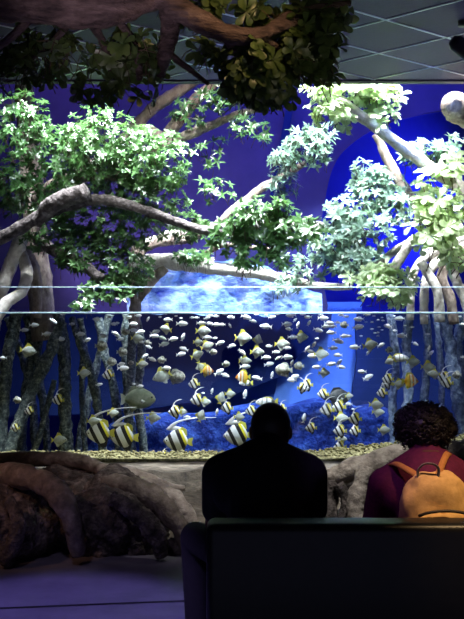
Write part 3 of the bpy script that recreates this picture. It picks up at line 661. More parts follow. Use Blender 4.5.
# kind, px, py, length px, heading (0 = facing the right edge, 180 = the left), tilt up
S0 = """s 1 315 8 0;s 34 325 11 0;s 24 330 10 0;s 53 321 10 -35;s 47 334 12 0;s 60 339 12 0;s 72 324 7 0;s 80 334 11 0;s 87 340 9 20;s 97 319 10 180;s 103 336 10 0;s 109 317 6 0;s 114 324 8 180;s 115 333 8 -20;r 101 346 13 0;r 111 362 11 0;b 108 375 12 180;m 28 351 17 -10;m 84 373 14 0;s 63 314 6 0;s 3 358 9 180
s 117 323 6 0;s 128 317.5 9 10;s 138 315.5 8 0;s 133 324 10 0;s 148 319 6 60;t 160 317 4 0;s 168 319.5 10 180;t 166 314 3 0;t 173 313.5 3 0;t 176 316 4 0;s 181 318 4 0;s 182 323.5 13 0;m 166 329 13 170;s 192 317.5 6 0;s 197 317.5 6 180;s 210 315.5 8 0;s 216 316 7 180;s 207 318 8 15;s 225 314 6 0;s 231 317 9 180;s 230 325.5 6 -60;s 201 323 10 0;s 209 323.5 9 0;s 216 324.5 10 0;s 222 324.5 8 180;m 203 331 16 0;s 207 337.5 11 0;s 215 338 6 0;m 198 342 11 0;m 207 346 14 20;s 220 343 11 20;s 231 346 9 25;r 213 352 8 0
s 183 337 9 70;s 173 339 11 10;s 162 338 11 -20;s 164 344 12 10;s 155 332 11 15;s 154 336 10 0;s 140 332 11 10;m 137 338 13 0;s 133 330 9 0;r 125 332 9 0;s 117 335 9 -30;s 120 339 9 10;r 148 343 8 180;s 149 347 8 160;s 142 342 7 180;r 122 352 11 0;s 181 354 11 10;s 184 349 11 160;m 197 355 14 20;m 201 367 13 -60;y 207 371 13 0;s 219 372 12 30;s 225 375 10 -20;r 226 364 8 0;r 162 360 9 180;s 152 359 10 -25;s 145 356 8 30;m 142 364 12 0;s 123 368 13 0;s 121 364 9 10;s 166 368 11 0;r 131 363 6 0;m 162 376 20 200;r 176 377 18 0
s 232 318 6 0;s 246 317 12 -15;s 253 321 9 -15;s 256 314.5 5 0;s 266 326.5 14 175;s 266 315 4 0;s 272 317 9 10;s 277 314 6 0;s 291 315 12 180;s 287 324 12 0;s 289 329 8 170;s 298 325 8 75;s 295 320 6 45;s 308 317 9 180;s 303 314 7 0;s 309 323 7 60;s 323 318 12 0;s 321 315 6 0;s 329 323 11 0;s 332 326 11 180;s 325 326.5 9 0;s 318 330 11 -15;s 331.5 332.5 11 180;s 337.5 322.5 7 0;r 344.5 325 9 180;s 341 315 7 0;s 346 316.5 7 0;s 344 336 11 0;s 338 341 13 -15;s 333 348 11 0;s 338 355 10 180;s 331 364 11 10;s 339 362.5 10 40;s 341 367 10 -10
m 243 338 19 0;m 258 340 12 80;m 257 352 15 0;s 233 345.5 7 0;s 242 352 10 -40;s 241 359 6 80;m 245 361 13 0;s 245 366.5 13 0;s 269 346 8 180;s 276 352 9 0;s 266 357.5 11 0;s 278 358 7 30;s 287 357 13 0;s 269 364 11 10;r 284 370 17 180;s 292 363 8 70;r 299 366 10 180;s 272 375 8 75;s 257 378 12 170;s 294 377 12 20;m 282 344 16 0;s 287 348 9 0;s 292.5 337 11 0;m 301 337 15 0;s 314 344.5 8 60;s 317 338.5 5 0;s 307 349 9 50;s 313 356 12 180;s 311 352 11 150;m 321 354 16 0;s 317 367 11 180;m 324 373 12 0;y 243 377 15 180
s 359 319 12 180;s 358 327 13 10;s 349 336 7 0;s 367 314.5 8 0;t 374 316 4 0;t 382 317.5 3.5 0;t 372 322 4 0;t 378 320 4 0;t 383 320.5 4 0;t 379 327 4 0;t 372 329 4 0;t 375 333 4 0;t 378 332.5 3.5 0;t 382 330 3.5 0;t 378 336 3.5 0;t 366 322 4 0;t 361 336 4 0;s 388 326 11 170;s 395 330.5 5 180;s 400 318.5 12 180;t 394 316 4 0;s 422 314 6 160;t 427 316 3 0;t 437 316 3 0;t 460 316.5 4 0;s 462 324 6 0;s 412 327 5 0;t 405 325.5 3.5 0;s 402 335.5 12 180;s 428 334 5 0;s 415 343.5 8 -30;s 429 348.5 7 75;s 431 353 8 45;s 463 357 6 0
m 370 345 16 10;s 381 345 10 20;s 355 347 13 180;s 368 353 6 60;r 389 350 8 0;s 362 371.5 10 180;s 368 377 12 25;w 399 358 19 0;m 390 361 11 200;m 413 362 15 0;m 428 367 15 0;m 434 374 13 180;b 444 378 14 180;r 457 375 10 180;y 410 381 17 0;b 388 379 12 180
s 99 384.5 8 10;r 17 400 9 0;b 29 411 10 180;b 58 400 13 180;b 15 428 10 180;m 59 440 16 0;m 93 421 14 0;m 113 413 12 0
g 138 399 34 0;s 140 386 8 0;t 134 384 4 0;b 194 384 12 180;s 212 391 7 75;t 203 393 4.5 0;b 197 400 14 180;m 205 402 12 0;b 175 412 14 180;m 182 412 11 0;m 153 418 15 0;s 187 417 8 0;m 201 416 13 70;s 217 412 8 80;m 221 398 13 75;m 230 394 12 0;b 227 408 13 180;b 164 456 9 180
w 246 383 14 180;s 245 394 10 80;s 232 393 6 0;w 267 402 22 180;b 251 411 12 180;b 282 408 9 180;m 239 417 12 0;s 292 380 11 180;b 307 385 13 180;b 303 388 12 0;b 323 394 12 180;p 338 397 25 0;b 327 410 15 180;b 339 407 15 180;m 341 418 15 0;s 304 418 11 80;b 311 428 12 180;b 340 431 14 180;m 341 439 12 0;b 340 447 14 180
b 387 384 12 180;b 382 393 11 180;m 399 384 13 0;b 447 383 13 180;t 367 380 4 0;m 376 405 15 0;m 378 412 13 0;m 384 430 13 0;b 355 419 14 180;b 355 431 12 180;m 349 396 9 0;s 349 404 8 180;t 353 409 4 0
B 100 433 26 180;B 124 437 26 178;B 178 441 26 176;B 238 435 26 180"""
specs = []
for tok in S0.replace('\n', ';').split(';'):
    k, x, y, l, h = tok.split(); specs.append((k, float(x), float(y), float(l), float(h)))

NAMED = {'y': [(207, 'yellow butterflyfish ringed by grey moonies in the middle of the school', 'the mid-school yellow butterflyfish'),
               (243, 'yellow banded butterflyfish above the seated man', 'the butterflyfish above the man'),
               (410, 'bright yellow butterflyfish above the curly-haired person', 'the butterflyfish above the curls')],
         'g': [(138, 'big olive grey batfish in front of the blue rock bank', 'the big olive batfish')],
         'p': [(338, 'dark grey grouper among black and white bannerfish', 'the dark grey grouper')],
         'w': [(399, 'large white rabbitfish above the curly-haired person', 'the large white rabbitfish'),
               (246, 'white barred rabbitfish just below a yellow butterflyfish', 'the barred fish by the butterflyfish'),
               (267, 'white barred fish with yellow tail just above the seated man\'s head', 'the barred fish over the man')],
         'r': [(284, 'largest blotched pufferfish in the middle of the silver school', 'the largest blotched puffer'),
               (176, 'round blotched fish behind the yellow-tailed moony above the batfish', 'the round fish by the batfish')]}
LM = [(x, None, ph) for v in NAMED.values() for x, _, ph in v]
marks = []
for k, v in NAMED.items():
    for x, lb, ph in v:
        sp = next(s for s in specs if s[0] == k and abs(s[1] - x) < 1); marks.append((sp[1], sp[2], ph))
marks += [(425, 425, "the curly hair"), (271, 425, "the man's head"), (60, 350, 'the thick leaning root'), (136, 318, 'the slim trunk at the waterline'), (300, 312, "the pale blue rock's tapered end"),
          (190, 311, "the pale blue rock's peak"), (45, 440, 'the foot of the dark roots'), (350, 312, 'the hanging leaves at the waterline'), (440, 312, 'the slanting pale roots'),
          (240, 311, "the pale blue rock's middle"), (165, 440, 'the gravel by the filament bannerfish'), (320, 445, 'the rock hollow')]
ORD = ['first', 'second', 'third', 'fourth', 'fifth', 'sixth', 'seventh', 'eighth', 'ninth', 'tenth', 'eleventh', 'twelfth', 'thirteenth', 'fourteenth']
NUM = ['', 'one', 'two', 'three', 'four', 'five', 'six', 'seven', 'eight', 'nine', 'ten', 'eleven', 'twelve', 'thirteen', 'fourteen']
DESC = {'s': 'small silver fish', 'm': 'grey moony', 'b': 'banded bannerfish', 'r': 'round puffer', 't': 'tiny pale fish', 'B': 'large filament bannerfish'}
GROUP = {'s': 'small silver schooling fish', 't': 'tiny pale fish near the surface', 'm': 'grey silver moonies', 'b': 'small black and white bannerfish', 'r': 'round blotched puffers', 'B': 'large filament bannerfish over the gravel', 'w': 'white rabbitfish', 'y': 'yellow butterflyfish'}
CAT = 'fish'
info = {}
for i, (k, x, y, l, h) in enumerate(specs):
    nm = next((lb for xx, lb, ph in NAMED.get(k, []) if abs(xx - x) < 1), None)
    if nm: info[i] = nm; continue
    if k == 't': continue
    if k == 'B':
        info[i] = {100: 'large white-filament bannerfish nearest the dark roots, partly behind its neighbour', 124: 'large white-filament bannerfish just below the olive batfish over the gravel',
                   178: 'large white-filament bannerfish alone above the gravel in open water', 238: "large white-filament bannerfish half hidden behind the seated man's head"}[int(x)]; continue
groups = {}
for i, (k, x, y, l, h) in enumerate(specs):
    if i in info or (k == 't' and y < 341): continue
    mx, my, ph = min((m for m in marks if math.hypot(m[0] - x, m[1] - y) > 2), key=lambda m: math.hypot(m[0] - x, (m[1] - y)))
    up = abs(math.sin(math.radians(h))) > .7
    dim = x < 118 and y > 312
    ds = {'s': ('dim silver fish' if dim else 'upright silver fish' if up else 'longish silver fish' if l >= 11 else 'small silver fish'), 'm': ('large grey moony' if l >= 15 else 'grey moony'),
          'b': 'black-and-white bannerfish', 'r': 'round blotched puffer', 't': 'tiny pale fish'}[k]
    rel = 'above' if y < my - 3 else 'below' if y > my + 3 else 'level with'
    groups.setdefault((ds, rel, ph), []).append((math.hypot(mx - x, my - y), i))
for (ds, rel, ph), v in groups.items():
    v.sort()
    for q, (dd, i) in enumerate(v):
        info[i] = f'{ds} {rel} {ph}' + ('' if len(v) == 1 else f', {ORD[q]} nearest to it' if q else ', nearest to it')
rf_ = random.Random(5)
for i, (k, x, y, l, h) in enumerate(specs):
    kk = 'b' if k == 'B' else k
    if k == 'B': d = 8.42 + .03 * (i % 3)
    elif x < 118 and y > 340: d = rf_.uniform(8.25, 8.55)
    else: d = rf_.uniform(8.15, 9.0)
    if k in 'st': l *= .92
    if y > 428 and k != 'B': d = rf_.uniform(8.45, 8.8)
    if (k, x) == ('b', 164): d = 7.9
    if kk not in PROTO:
        o = proto(kk); PROTO[kk] = o
        ch = [c for c in bpy.data.objects if c.parent == o]; ALLKIDS[kk] = ch
        first = o
    else:
        o = PROTO[kk].copy(); COL.objects.link(o)
        for c in ALLKIDS[kk]:
            c2 = c.copy(); COL.objects.link(c2); c2.parent = o
    o.location = P(x, y, d)
    s = l * d / F * (1.15 if k == 'B' else 1.03)
    o.scale = (s, s, s)
    ang = (h + 360) % 360
    flip = 90 < ang < 270
    tilt = (180 - ang) if flip else (ang if ang <= 90 else ang - 360)
    yaw = (math.pi if flip else 0) + rf_.uniform(-.45, .45) * (1 if kk in 'stmr' else .5)
    o.rotation_euler = (0, 0, 0)
    Rm = Matrix.Rotation(yaw, 3, 'Z') @ Matrix.Rotation(-math.radians(tilt if not flip else tilt), 3, 'Y')
    o.rotation_euler = Rm.to_euler()
    for key in ('label', 'category', 'group'):
        if key in o: del o[key]
    if k == 'B': o.name = 'filament_bannerfish'
    tag(o, info.get(i, 'tiny pale fish, a mere speck in the water close under the waterline'), CAT, GROUP.get(k))
    if k == 'b' and l > 50: pass
for o in [o for o in bpy.data.objects if o.name.startswith('filament_bannerfish')]:
    for c in [c for c in o.children if c.name.startswith('dorsal_filament')]:
        c.scale = (2.4, 1, .98); c.location = (-.02, 0, 0)

# ------------------------------------------------------------------ bench
M['bench'] = noisy('dark bench vinyl', [(.008, .008, .0085), (.012, .0115, .0115)], 20, .38, .1, dist=.003)
bench = empty('bench', (1.0, 3.75, 0), 'long dark padded bench with a tall solid back, two people sitting on it', 'bench')
def rbox(name, lo, hi, mat, parent, bev=.03, seg=4):
    bm = bmesh.new(); bmesh.ops.create_cube(bm, size=1)
    for v in bm.verts:
        v.co = Vector(((lo[i] + hi[i]) / 2 + v.co[i] * (hi[i] - lo[i]) for i in range(3)))
    bmesh.ops.bevel(bm, geom=bm.edges[:], offset=bev, segments=seg, affect='EDGES', profile=.5)
    V = [v.co.copy() for v in bm.verts]; Fc = [tuple(x.index for x in f.verts) for f in bm.faces]; bm.free()
    return build(name, V, Fc, mat, parent)
rbox('backrest', (-.093, 3.48, .06), (2.3, 3.62, .757), M['bench'], bench, .03)
rbox('seat', (-.093, 3.6, .3), (2.3, 4.12, .45), M['bench'], bench, .03)
rbox('plinth', (-.05, 3.52, 0), (2.25, 4.02, .31), M['bench'], bench, .008, 1)

# ------------------------------------------------------------------ people
M['skin'] = noisy('brown skin', [lin((.36, .24, .18)), lin((.44, .30, .23))], 10, .5, .05)
M['skin2'] = noisy('deep brown skin', [lin((.27, .17, .13)), lin((.34, .22, .17))], 10, .5, .05)
M['tee'] = noisy('black cotton', [(.010, .010, .012), (.016, .016, .018)], 60, .9, .2, dist=.002, spec=.15)
M['trouser'] = noisy('dark trousers', [(.004, .0035, .0035), (.007, .006, .006)], 60, .9, .2, dist=.002)
M['hair'] = mat_base('black hair', (.008, .007, .007), .55)
M['curl'] = mat_base('dark curly hair', (.012, .008, .007), .5)
M['sweater'] = noisy('maroon knit', [lin((.29, .08, .19)), lin((.38, .11, .24))], 60, .85, .35, dist=.003, spec=.2)
M['shoe'] = mat_base('black shoe', (.015, .015, .017), .5)

class Flesh:
    """overlapping capsules and ellipsoids, fused by a voxel remesh into one continuous surface"""
    def __init__(s): s.m = MB()
    def cap(s, a, b, ra, rb, n=16):
        a, b = Vector(a), Vector(b); ax = (b - a).normalized(); L = (b - a).length
        prof = []
        for i in range(6):
            t = -math.pi / 2 + math.pi / 2 * i / 5.0; prof.append((math.sin(t) * ra, max(math.cos(t) * ra, 1e-4)))
        for i in range(6):
            t = math.pi / 2 * i / 5.0; prof.append((L + math.sin(t) * rb, max(math.cos(t) * rb, 1e-4)))
        u = ax.orthogonal().normalized(); w = ax.cross(u); V, Fc = [], []
        for h, r in prof:
            for k in range(n):
                th = 2 * math.pi * k / n; V.append(a + ax * h + (u * math.cos(th) + w * math.sin(th)) * r)
        for i in range(len(prof) - 1):
            for k in range(n):
                Fc.append((i*n+k, i*n+(k+1) % n, (i+1)*n+(k+1) % n, (i+1)*n+k))
        Fc.append(tuple(reversed(range(n)))); Fc.append(tuple(range((len(prof)-1)*n, len(prof)*n)))
        s.m.add(V, Fc); return s
    def chain(s, pts, rad):
        for i in range(len(pts) - 1): s.cap(pts[i], pts[i+1], rad[i], rad[i+1])
        return s
    def ell(s, c, r): s.m.add(*ico(c, r, 3)); return s
    def done(s, name, mat, parent, vox=.012, it=6):
        o = s.m.build(name, mat, parent)
        r = o.modifiers.new('fuse', 'REMESH'); r.mode = 'VOXEL'; r.voxel_size = vox; r.use_smooth_shade = True
        q = o.modifiers.new('soften', 'SMOOTH'); q.factor = .5; q.iterations = it
        return o

def hand(f, wrist, palm, fdir, side, nrm):
    """five fingers from the palm; fdir finger direction, side towards the thumb, nrm the way the fingers curl"""
    w, p = Vector(wrist), Vector(palm); fd, sd, nm = Vector(fdir).normalized(), Vector(side).normalized(), Vector(nrm).normalized()
    f.cap(w, p, .026, .03); f.cap(p + sd * .028, p - sd * .028, .02, .018)
    for k, ln in ((1.5, .07), (.5, .08), (-.5, .075), (-1.5, .058)):
        a = p + sd * .019 * k + fd * .02; b = a + (fd + nm * .25) * ln * .5; c = b + (fd * .6 + nm * .8) * ln * .4; e = c + (fd * .1 + nm) * ln * .25
        f.chain([a, b, c, e], [.0105, .0095, .0085, .007])
    a = p + sd * .03 - fd * .02; b = a + (sd * .7 + fd * .6) * .035; c = b + (fd * .9 + nm * .4) * .032
    f.chain([a, b, c], [.013, .011, .009])

# the man in black, bent forward
man = empty('person', (.13, 3.85, 0), 'person in black T-shirt with short dark hair, hunched forward on the bench watching the fish', 'person')
HD = Vector((.165, 4.15, 1.01))
f = Flesh()
f.ell((.13, 3.87, .57), (.17, .12, .12)).cap((.13, 3.88, .62), (.13, 3.99, .84), .13, .14).ell((.13, 3.98, .8), (.18, .11, .14))
f.cap((.145, 4.02, .9), (.16, 4.11, .99), .06, .056).ell(HD, (.078, .098, .105)).ell(HD + Vector((0, .05, -.055)), (.058, .055, .055))
f.ell(HD + Vector((0, .1, -.03)), (.014, .025, .018)).ell(HD + Vector((0, .088, .015)), (.05, .014, .012)).ell(HD + Vector((0, .095, -.075)), (.024, .012, .007))
for sx in (-1, 1): f.ell(HD + Vector((sx * .082, -.005, -.02)), (.012, .022, .034))
arms = [((-.055, 4.02, .84), (-.072, 4.12, .61), (.03, 4.42, .6)), ((.325, 4.02, .84), (.35, 4.12, .61), (.25, 4.42, .6))]
for i, (a, b, c) in enumerate(arms):
    f.cap(a, b, .058, .042).cap(b, c, .045, .028)
    sx = 1 if i == 0 else -1
    cv = Vector(c); hd = (cv - Vector(b)).normalized()
    hand(f, c, cv + hd * .06 + Vector((0, 0, -.01)), hd + Vector((0, 0, -.3)), (sx * .2, .2, 1), (sx * .9, 0, -.4))
legs = [((.03, 3.9, .53), (-.165, 4.36, .49), (-.155, 4.34, .09)), ((.23, 3.9, .53), (.43, 4.36, .49), (.42, 4.34, .09))]
for a, b, c in legs:
    f.cap(a, b, .078, .056).cap(b, c, .054, .036)
f.done('body', M['skin'], man, .009, 4)
for sx in (-1, 1):
    local('eye', *ico(HD + Vector((sx * .03, .088, .0)), (.012, .01, .01), 2), M['shoe'], man).location = -ABS[man.name]
f = Flesh()
f.ell((.13, 3.85, .6), (.185, .14, .12)).cap((.13, 3.87, .64), (.13, 3.99, .84), .15, .155).ell((.13, 3.98, .78), (.215, .13, .15))
f.ell((.135, 4.01, .87), (.17, .105, .085)).cap((.10, 4.03, .915), (-.05, 4.02, .855), .062, .066).cap((.19, 4.03, .915), (.32, 4.02, .855), .062, .066).cap((.145, 4.02, .9), (.152, 4.06, .945), .075, .066)
for a, b, c in arms: f.cap(a, Vector(a).lerp(Vector(b), .72), .072, .062)
f.done('shirt', M['tee'], man, .011, 5)
f = Flesh(); f.ell((.13, 3.87, .55), (.185, .13, .115))
for a, b, c in legs: f.cap(a, b, .095, .07).cap(b, Vector(c) + Vector((0, 0, .02)), .068, .056)
f.done('trousers', M['trouser'], man, .012, 5)
for a, b, c in legs:
    f = Flesh(); f.cap((c[0], c[1] - .03, .045), (c[0], c[1] + .17, .038), .044, .034).cap((c[0], c[1], .05), (c[0], c[1], .1), .045, .042)
    f.done('shoe', M['shoe'], man, .01, 3)
f = Flesh(); f.ell(HD + Vector((0, -.008, .012)), (.086, .1, .1)).ell(HD + Vector((0, -.03, -.03)), (.08, .075, .08))
f.done('hair', M['hair'], man, .009, 3)

# the curly-haired visitor
wom = empty('person', (.81, 3.85, 0), 'person with big curly dark hair and maroon sweater wearing a tan backpack on the bench', 'person')
H2 = Vector((.81, 4.12, 1.0))
f = Flesh()
f.ell((.81, 3.87, .57), (.17, .12, .12)).cap((.81, 3.88, .62), (.81, 3.98, .82), .12, .13).ell((.81, 3.98, .78), (.16, .1, .13))
f.cap((.81, 4.01, .88), (.81, 4.09, .98), .05, .046).ell(H2, (.072, .092, .1)).ell(H2 + Vector((0, .05, -.05)), (.052, .05, .05))
f.ell(H2 + Vector((0, .095, -.03)), (.013, .022, .016)).ell(H2 + Vector((0, .083, .012)), (.045, .013, .011)).ell(H2 + Vector((0, .088, -.07)), (.022, .012, .008))
for sx in (-1, 1): f.ell(H2 + Vector((sx * .075, -.003, -.02)), (.011, .02, .03))
arms2 = [((.63, 4.0, .8), (.597, 4.08, .57), (.70, 4.36, .6)), ((.99, 4.0, .8), (1.023, 4.08, .57), (.92, 4.36, .6))]
for i, (a, b, c) in enumerate(arms2):
    f.cap(a, b, .05, .038).cap(b, c, .04, .025); sx = 1 if i == 0 else -1
    cv = Vector(c); hd = (cv - Vector(b)).normalized()
    hand(f, c, cv + hd * .055, hd, (sx, .3, .2), (0, .1, -1))
legs2 = [((.72, 3.9, .53), (.70, 4.34, .5), (.70, 4.34, .09)), ((.90, 3.9, .53), (.92, 4.34, .5), (.92, 4.34, .09))]
for a, b, c in legs2: f.cap(a, b, .075, .054).cap(b, c, .052, .034)
f.done('body', M['skin2'], wom, .009, 4)
for sx in (-1, 1):
    local('eye', *ico(H2 + Vector((sx * .028, .082, .0)), (.012, .01, .01), 2), M['shoe'], wom).location = -ABS[wom.name]
f = Flesh()
f.ell((.81, 3.85, .6), (.18, .13, .13)).cap((.81, 3.87, .64), (.81, 3.98, .8), .145, .15).ell((.81, 3.97, .75), (.2, .125, .14))
f.ell((.81, 4.0, .84), (.15, .1, .08)).cap((.79, 4.02, .905), (.635, 4.0, .80), .06, .068).cap((.83, 4.02, .905), (.985, 4.0, .80), .06, .068).cap((.81, 4.0, .88), (.81, 4.05, .935), .075, .062)
for a, b, c in arms2: f.cap(a, b, .07, .06).cap(b, Vector(b).lerp(Vector(c), .9), .058, .042)
f.done('sweater', M['sweater'], wom, .011, 5)
f = Flesh(); f.ell((.81, 3.87, .55), (.18, .13, .115))
for a, b, c in legs2: f.cap(a, b, .092, .068).cap(b, Vector(c) + Vector((0, 0, .02)), .066, .052)
f.done('trousers', M['trouser'], wom, .012, 5)
for a, b, c in legs2:
    f = Flesh(); f.cap((c[0], c[1] - .03, .045), (c[0], c[1] + .16, .038), .042, .032).cap((c[0], c[1], .05), (c[0], c[1], .1), .042, .04)
    f.done('shoe', M['shoe'], wom, .01, 3)
m = MB(); rnd = random.Random(4)
HC = Vector((.815, 4.1, 1.02)); HR = Vector((.112, .108, .09))
m.add(*ico(HC, HR, 5, .3, 16, 3))
for i in range(950):
    u = Vector((rnd.gauss(0, 1), rnd.gauss(0, 1), rnd.gauss(0, 1))).normalized()
    if u.y > .55 and u.z < .3: continue
    if u.z < -.75: continue
    p = HC + Vector((u.x * HR.x, u.y * HR.y, u.z * HR.z)) * .95
    a = u.orthogonal().normalized(); b = u.cross(a); r0 = rnd.uniform(.004, .009); ph = rnd.uniform(0, 6.3); L = rnd.uniform(.015, .036)
    pts = [p + u * L * t / 7 + (a * math.cos(ph + t * 1.5) + b * math.sin(ph + t * 1.5)) * r0 + Vector((0, 0, -.004 * (t / 7) ** 2)) for t in range(8)]
    m.tube(pts, [.0028] * 7 + [.0012], 4, res=1)
m.build('hair', M['curl'], wom)

# backpack
M['pack'] = noisy('tan canvas', [lin((.74, .58, .36)), lin((.82, .66, .43))], 50, .8, .3, dist=.003, spec=.25)
M['strap'] = noisy('brown webbing', [lin((.62, .40, .20)), lin((.70, .47, .25))], 70, .7, .2)
M['loop'] = mat_base('grey webbing', lin((.42, .38, .36)), .7)
pk = empty('backpack', (.8, 3.79, .5), 'small tan canvas backpack with brown straps on the maroon sweater', 'backpack')
def puff(name, c, half, mat, pw=3.2, top=.75, n=40, wr=.004, parent=pk):
    """soft bag: rounded superellipsoid with a narrower top and small wrinkles"""
    V, Fc = [], []
    c = Vector(c); sg = lambda v, p: math.copysign(abs(v) ** p, v)
    nl = n // 2
    for j in range(nl + 1):
        ph = -math.pi / 2 + math.pi * j / nl
        for i in range(n):
            th = 2 * math.pi * i / n; e = 2 / pw
            x = sg(math.cos(ph), e) * sg(math.cos(th), e); y = sg(math.cos(ph), e) * sg(math.sin(th), e); z = sg(math.sin(ph), e)
            tp = 1 - (1 - top) * max(0, z) ** 1.6
            p = Vector((x * half[0] * tp, y * half[1] * tp, z * half[2]))
            q = c + p; k = noise.noise(q * 16) * wr * 1.6 + noise.noise(q * 40) * wr * .6
            V.append(q + p.normalized() * k)
    for j in range(nl):
        for i in range(n):
            Fc.append((j*n+i, j*n+(i+1) % n, (j+1)*n+(i+1) % n, (j+1)*n+i))
    return build(name, V, Fc, mat, parent)
puff('bag', (.80, 3.80, .735), (.145, .075, .155), M['pack'], 3.0, .78, 72, .010)
pkt = puff('pocket', (.815, 3.735, .655), (.118, .045, .09), M['pack'], 3.4, .85, 56, .009)
V, Fc = tube_geo([(.715, 3.712, .735), (.75, 3.693, .752), (.815, 3.688, .76), (.88, 3.693, .752), (.915, 3.712, .735)], .006, 8, 0, 9, 5)
build('zip', V, Fc, mat_base('dark zip', (.03, .02, .015), .6), pkt)
def strap(name, pts, wdt, th, mat, parent=pk):
    pts, _ = catmull(pts, [0] * len(pts), 6); V, Fc = [], []
    for i, p in enumerate(pts):
        t = (pts[min(i+1, len(pts)-1)] - pts[max(i-1, 0)]).normalized(); s = t.cross(Vector((0, -.8, .6))).normalized(); u = s.cross(t)
        for a, b in ((-1, -1), (1, -1), (1, 1), (-1, 1)): V.append(p + s * wdt * a + u * th * b)
    for i in range(len(pts) - 1):
        for k in range(4): Fc.append((i*4+k, i*4+(k+1) % 4, (i+1)*4+(k+1) % 4, (i+1)*4+k))
    Fc += [(3, 2, 1, 0), tuple(range(len(V)-4, len(V)))]
    return build(name, V, Fc, mat, parent)
strap('strap', [(.735, 3.79, .868), (.70, 3.855, .885), (.672, 3.93, .893), (.655, 3.99, .885), (.645, 4.07, .85), (.65, 4.12, .76)], .013, .003, M['strap'])
strap('strap', [(.80, 3.77, .875), (.83, 3.84, .905), (.865, 3.92, .93), (.89, 3.985, .93), (.91, 4.06, .905), (.93, 4.11, .82), (.94, 4.12, .72)], .013, .003, M['strap'])
V, Fc = tube_geo([(.725, 3.77, .865), (.722, 3.765, .90), (.745, 3.76, .925), (.78, 3.76, .925), (.802, 3.765, .905), (.80, 3.77, .87)], .0075, 8, 0, 9, 6, True, .5)
build('carry_loop', V, Fc, M['loop'], pk)

# ------------------------------------------------------------------ light
def spot(name, loc, aim, energy, col, size, blend=.5, rad=.08):
    l = bpy.data.lights.new(name, 'SPOT'); l.energy = energy; l.color = col; l.spot_size = math.radians(size); l.spot_blend = blend; l.shadow_soft_size = rad
    o = bpy.data.objects.new(name, l); COL.objects.link(o); o.location = loc
    o.rotation_euler = (Vector(aim) - Vector(loc)).to_track_quat('-Z', 'Y').to_euler(); return o
def area(name, loc, aim, energy, col, sx, sy, spread=180):
    l = bpy.data.lights.new(name, 'AREA'); l.shape = 'RECTANGLE'; l.spread = math.radians(spread); l.size = sx; l.size_y = sy; l.energy = energy; l.color = col
    o = bpy.data.objects.new(name, l); COL.objects.link(o); o.location = loc
    o.rotation_euler = (Vector(aim) - Vector(loc)).to_track_quat('-Z', 'Y').to_euler(); return o
w = bpy.data.worlds.new('world'); sc.world = w; w.use_nodes = True
w.node_tree.nodes['Background'].inputs[0].default_value = (.25, .28, .6, 1); w.node_tree.nodes['Background'].inputs[1].default_value = .02
# white strip of tank lamps hidden over the pane, lighting the fish and the waterline
area('tank_strip_lamp', (.4, 7.95, 4.3), (.4, 8.6, 1.0), 390, (.90, .96, 1), 4.2, .25, 80)
# added fill spot out of view, brightening the fish through the glass
spot('fish_fill_spot', (.35, 5.35, 3.22), (.35, 8.5, .72), 820, (.72, .86, 1), 31, .7)
# blue and violet wall washers high at the back
area('blue_wall_lamp', (1.4, 10.0, 4.6), (1.2, 11.6, 1.6), 45, (.07, .09, 1), 3.0, .4, 140)
area('violet_wall_lamp', (-1.2, 9.9, 4.4), (-.6, 11.2, 2.2), 16, (.36, .27, 1), 3.4, .4, 140)
spot('violet_side_spot', (-2.95, 9.5, 2.0), (-.1, 11.2, 2.0), 330, (.60, .49, 1), 70, .9)
spot('blue_side_spot', (3.25, 11.45, 2.3), (1.2, 12.4, 2.9), 420, (.10, .11, 1), 110, .9)
spot('ceiling_fill_spot', (3.1, 5.6, 2.3), (.9, 6.8, 3.27), 70, (.42, .38, 1), 80, .9)  # added violet fill out of view, tinting the ceiling
# cyan spot on the painted rock
spot('rock_spot', (.2, 9.4, 4.2), (-.05, 10.8, 1.7), 1000, (.5, .68, 1), 30, .7)
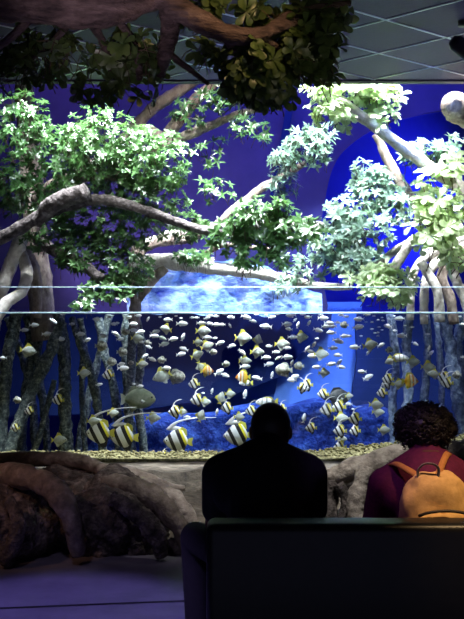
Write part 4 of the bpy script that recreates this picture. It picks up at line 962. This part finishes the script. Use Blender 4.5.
# white spots from the viewers' ceiling on the trees
spot('leaf_spot_white', (-2.4, 5.9, 3.2), (-1.85, 8.5, 2.85), 280, (.80, .93, 1), 22, .8)
spot('leaf_spot_icy', (-2.5, 7.0, 3.2), (-1.82, 8.5, 3.02), 200, (.78, .92, 1), 19, .8)
spot('leaf_spot_green', (-1.25, 7.45, 3.24), (-1.05, 8.45, 2.5), 70, (.96, 1, .94), 62, .8)
spot('wall_patch_fill', (1.5, 9.7, 4.6), (.85, 11.4, .9), 1100, (.35, .5, 1), 26, .6)  # added blue fill above the tank, brightening the paler wall slab
spot('branch_fill_spot', (.25, 8.1, 4.4), (-.42, 9.3, 3.15), 150, (1, .88, .86), 30, .8)  # added fill above the tank, out of view, for the upper branches
spot('leaf_spot_warm', (2.4, 6.2, 3.2), (1.75, 8.05, 2.35), 270, (.98, 1, .97), 27, .7)
spot('leaf_spot_cool', (1.9, 7.4, 3.24), (1.0, 8.8, 2.4), 70, (.26, .45, 1), 60, .7)
# warm spot over the bench, amber lamp in the overhead tree, violet floor wash, faint red at the rocks
spot('bench_spot', (1.25, 3.0, 3.2), (.98, 3.74, .8), 310, (1, .66, .32), 21, .8)
spot('violet_back_spot', (.1, 3.0, 3.2), (.62, 4.0, .8), 85, (.5, .25, 1), 16, .7)
spot('amber_branch_lamp', (.35, 4.3, 3.22), (.0, 4.8, 3.0), 15, (1, .62, .32), 74, .8, .03)
spot('olive_leaf_fill', (1.3, 3.4, 2.5), (.5, 5.0, 2.95), 9, (1, .9, .62), 44, .9)  # added weak fill from below, lifting the overhead leaves
spot('red_branch_lamp', (-.5, 3.6, 2.4), (-.6, 4.7, 3.1), 30, (.85, .68, .82), 50, .9)
spot('floor_wash', (-1.5, 2.2, 3.2), (-1.0, 4.08, 0), 700, (.38, .29, 1), 31, .15)
spot('floor_glint', (-1.4, 4.0, 3.2), fl(85, 571), 40, (.8, .75, 1), 2.4, .6)
spot('rock_ember', (-2.6, 4.4, 2.2), (-1.35, 5.9, .3), 46, (1, .5, .28), 26, .8)
spot('rock_grey', (.3, 5.6, 3.2), (-.15, 6.7, .25), 190, (1, .95, .88), 42, .8)
spot('rock_pale_fill', (.9, 5.5, 3.22), (.85, 6.55, .35), 230, (1, .97, .92), 26, .7)  # added fill out of view, brightening the pale rock arch
spot('rock_violet_fill', (-1.3, 3.6, 3.2), (-.8, 5.9, .35), 42, (.78, .66, 1), 28, .8)  # added soft violet fill, lifting the dark rock mound
area('house_glow', (0, 1.5, .6), (0, 5, 3.2), 4.0, (.55, .58, 1), 3, 2, 180)

sc.view_settings.view_transform = 'Standard'; sc.view_settings.look = 'None'
sc.view_settings.gamma = 1; sc.view_settings.use_curve_mapping = False; sc.view_settings.exposure = 0
sc.cycles.transparent_max_bounces = 24; sc.cycles.max_bounces = 8; sc.cycles.use_denoising = True
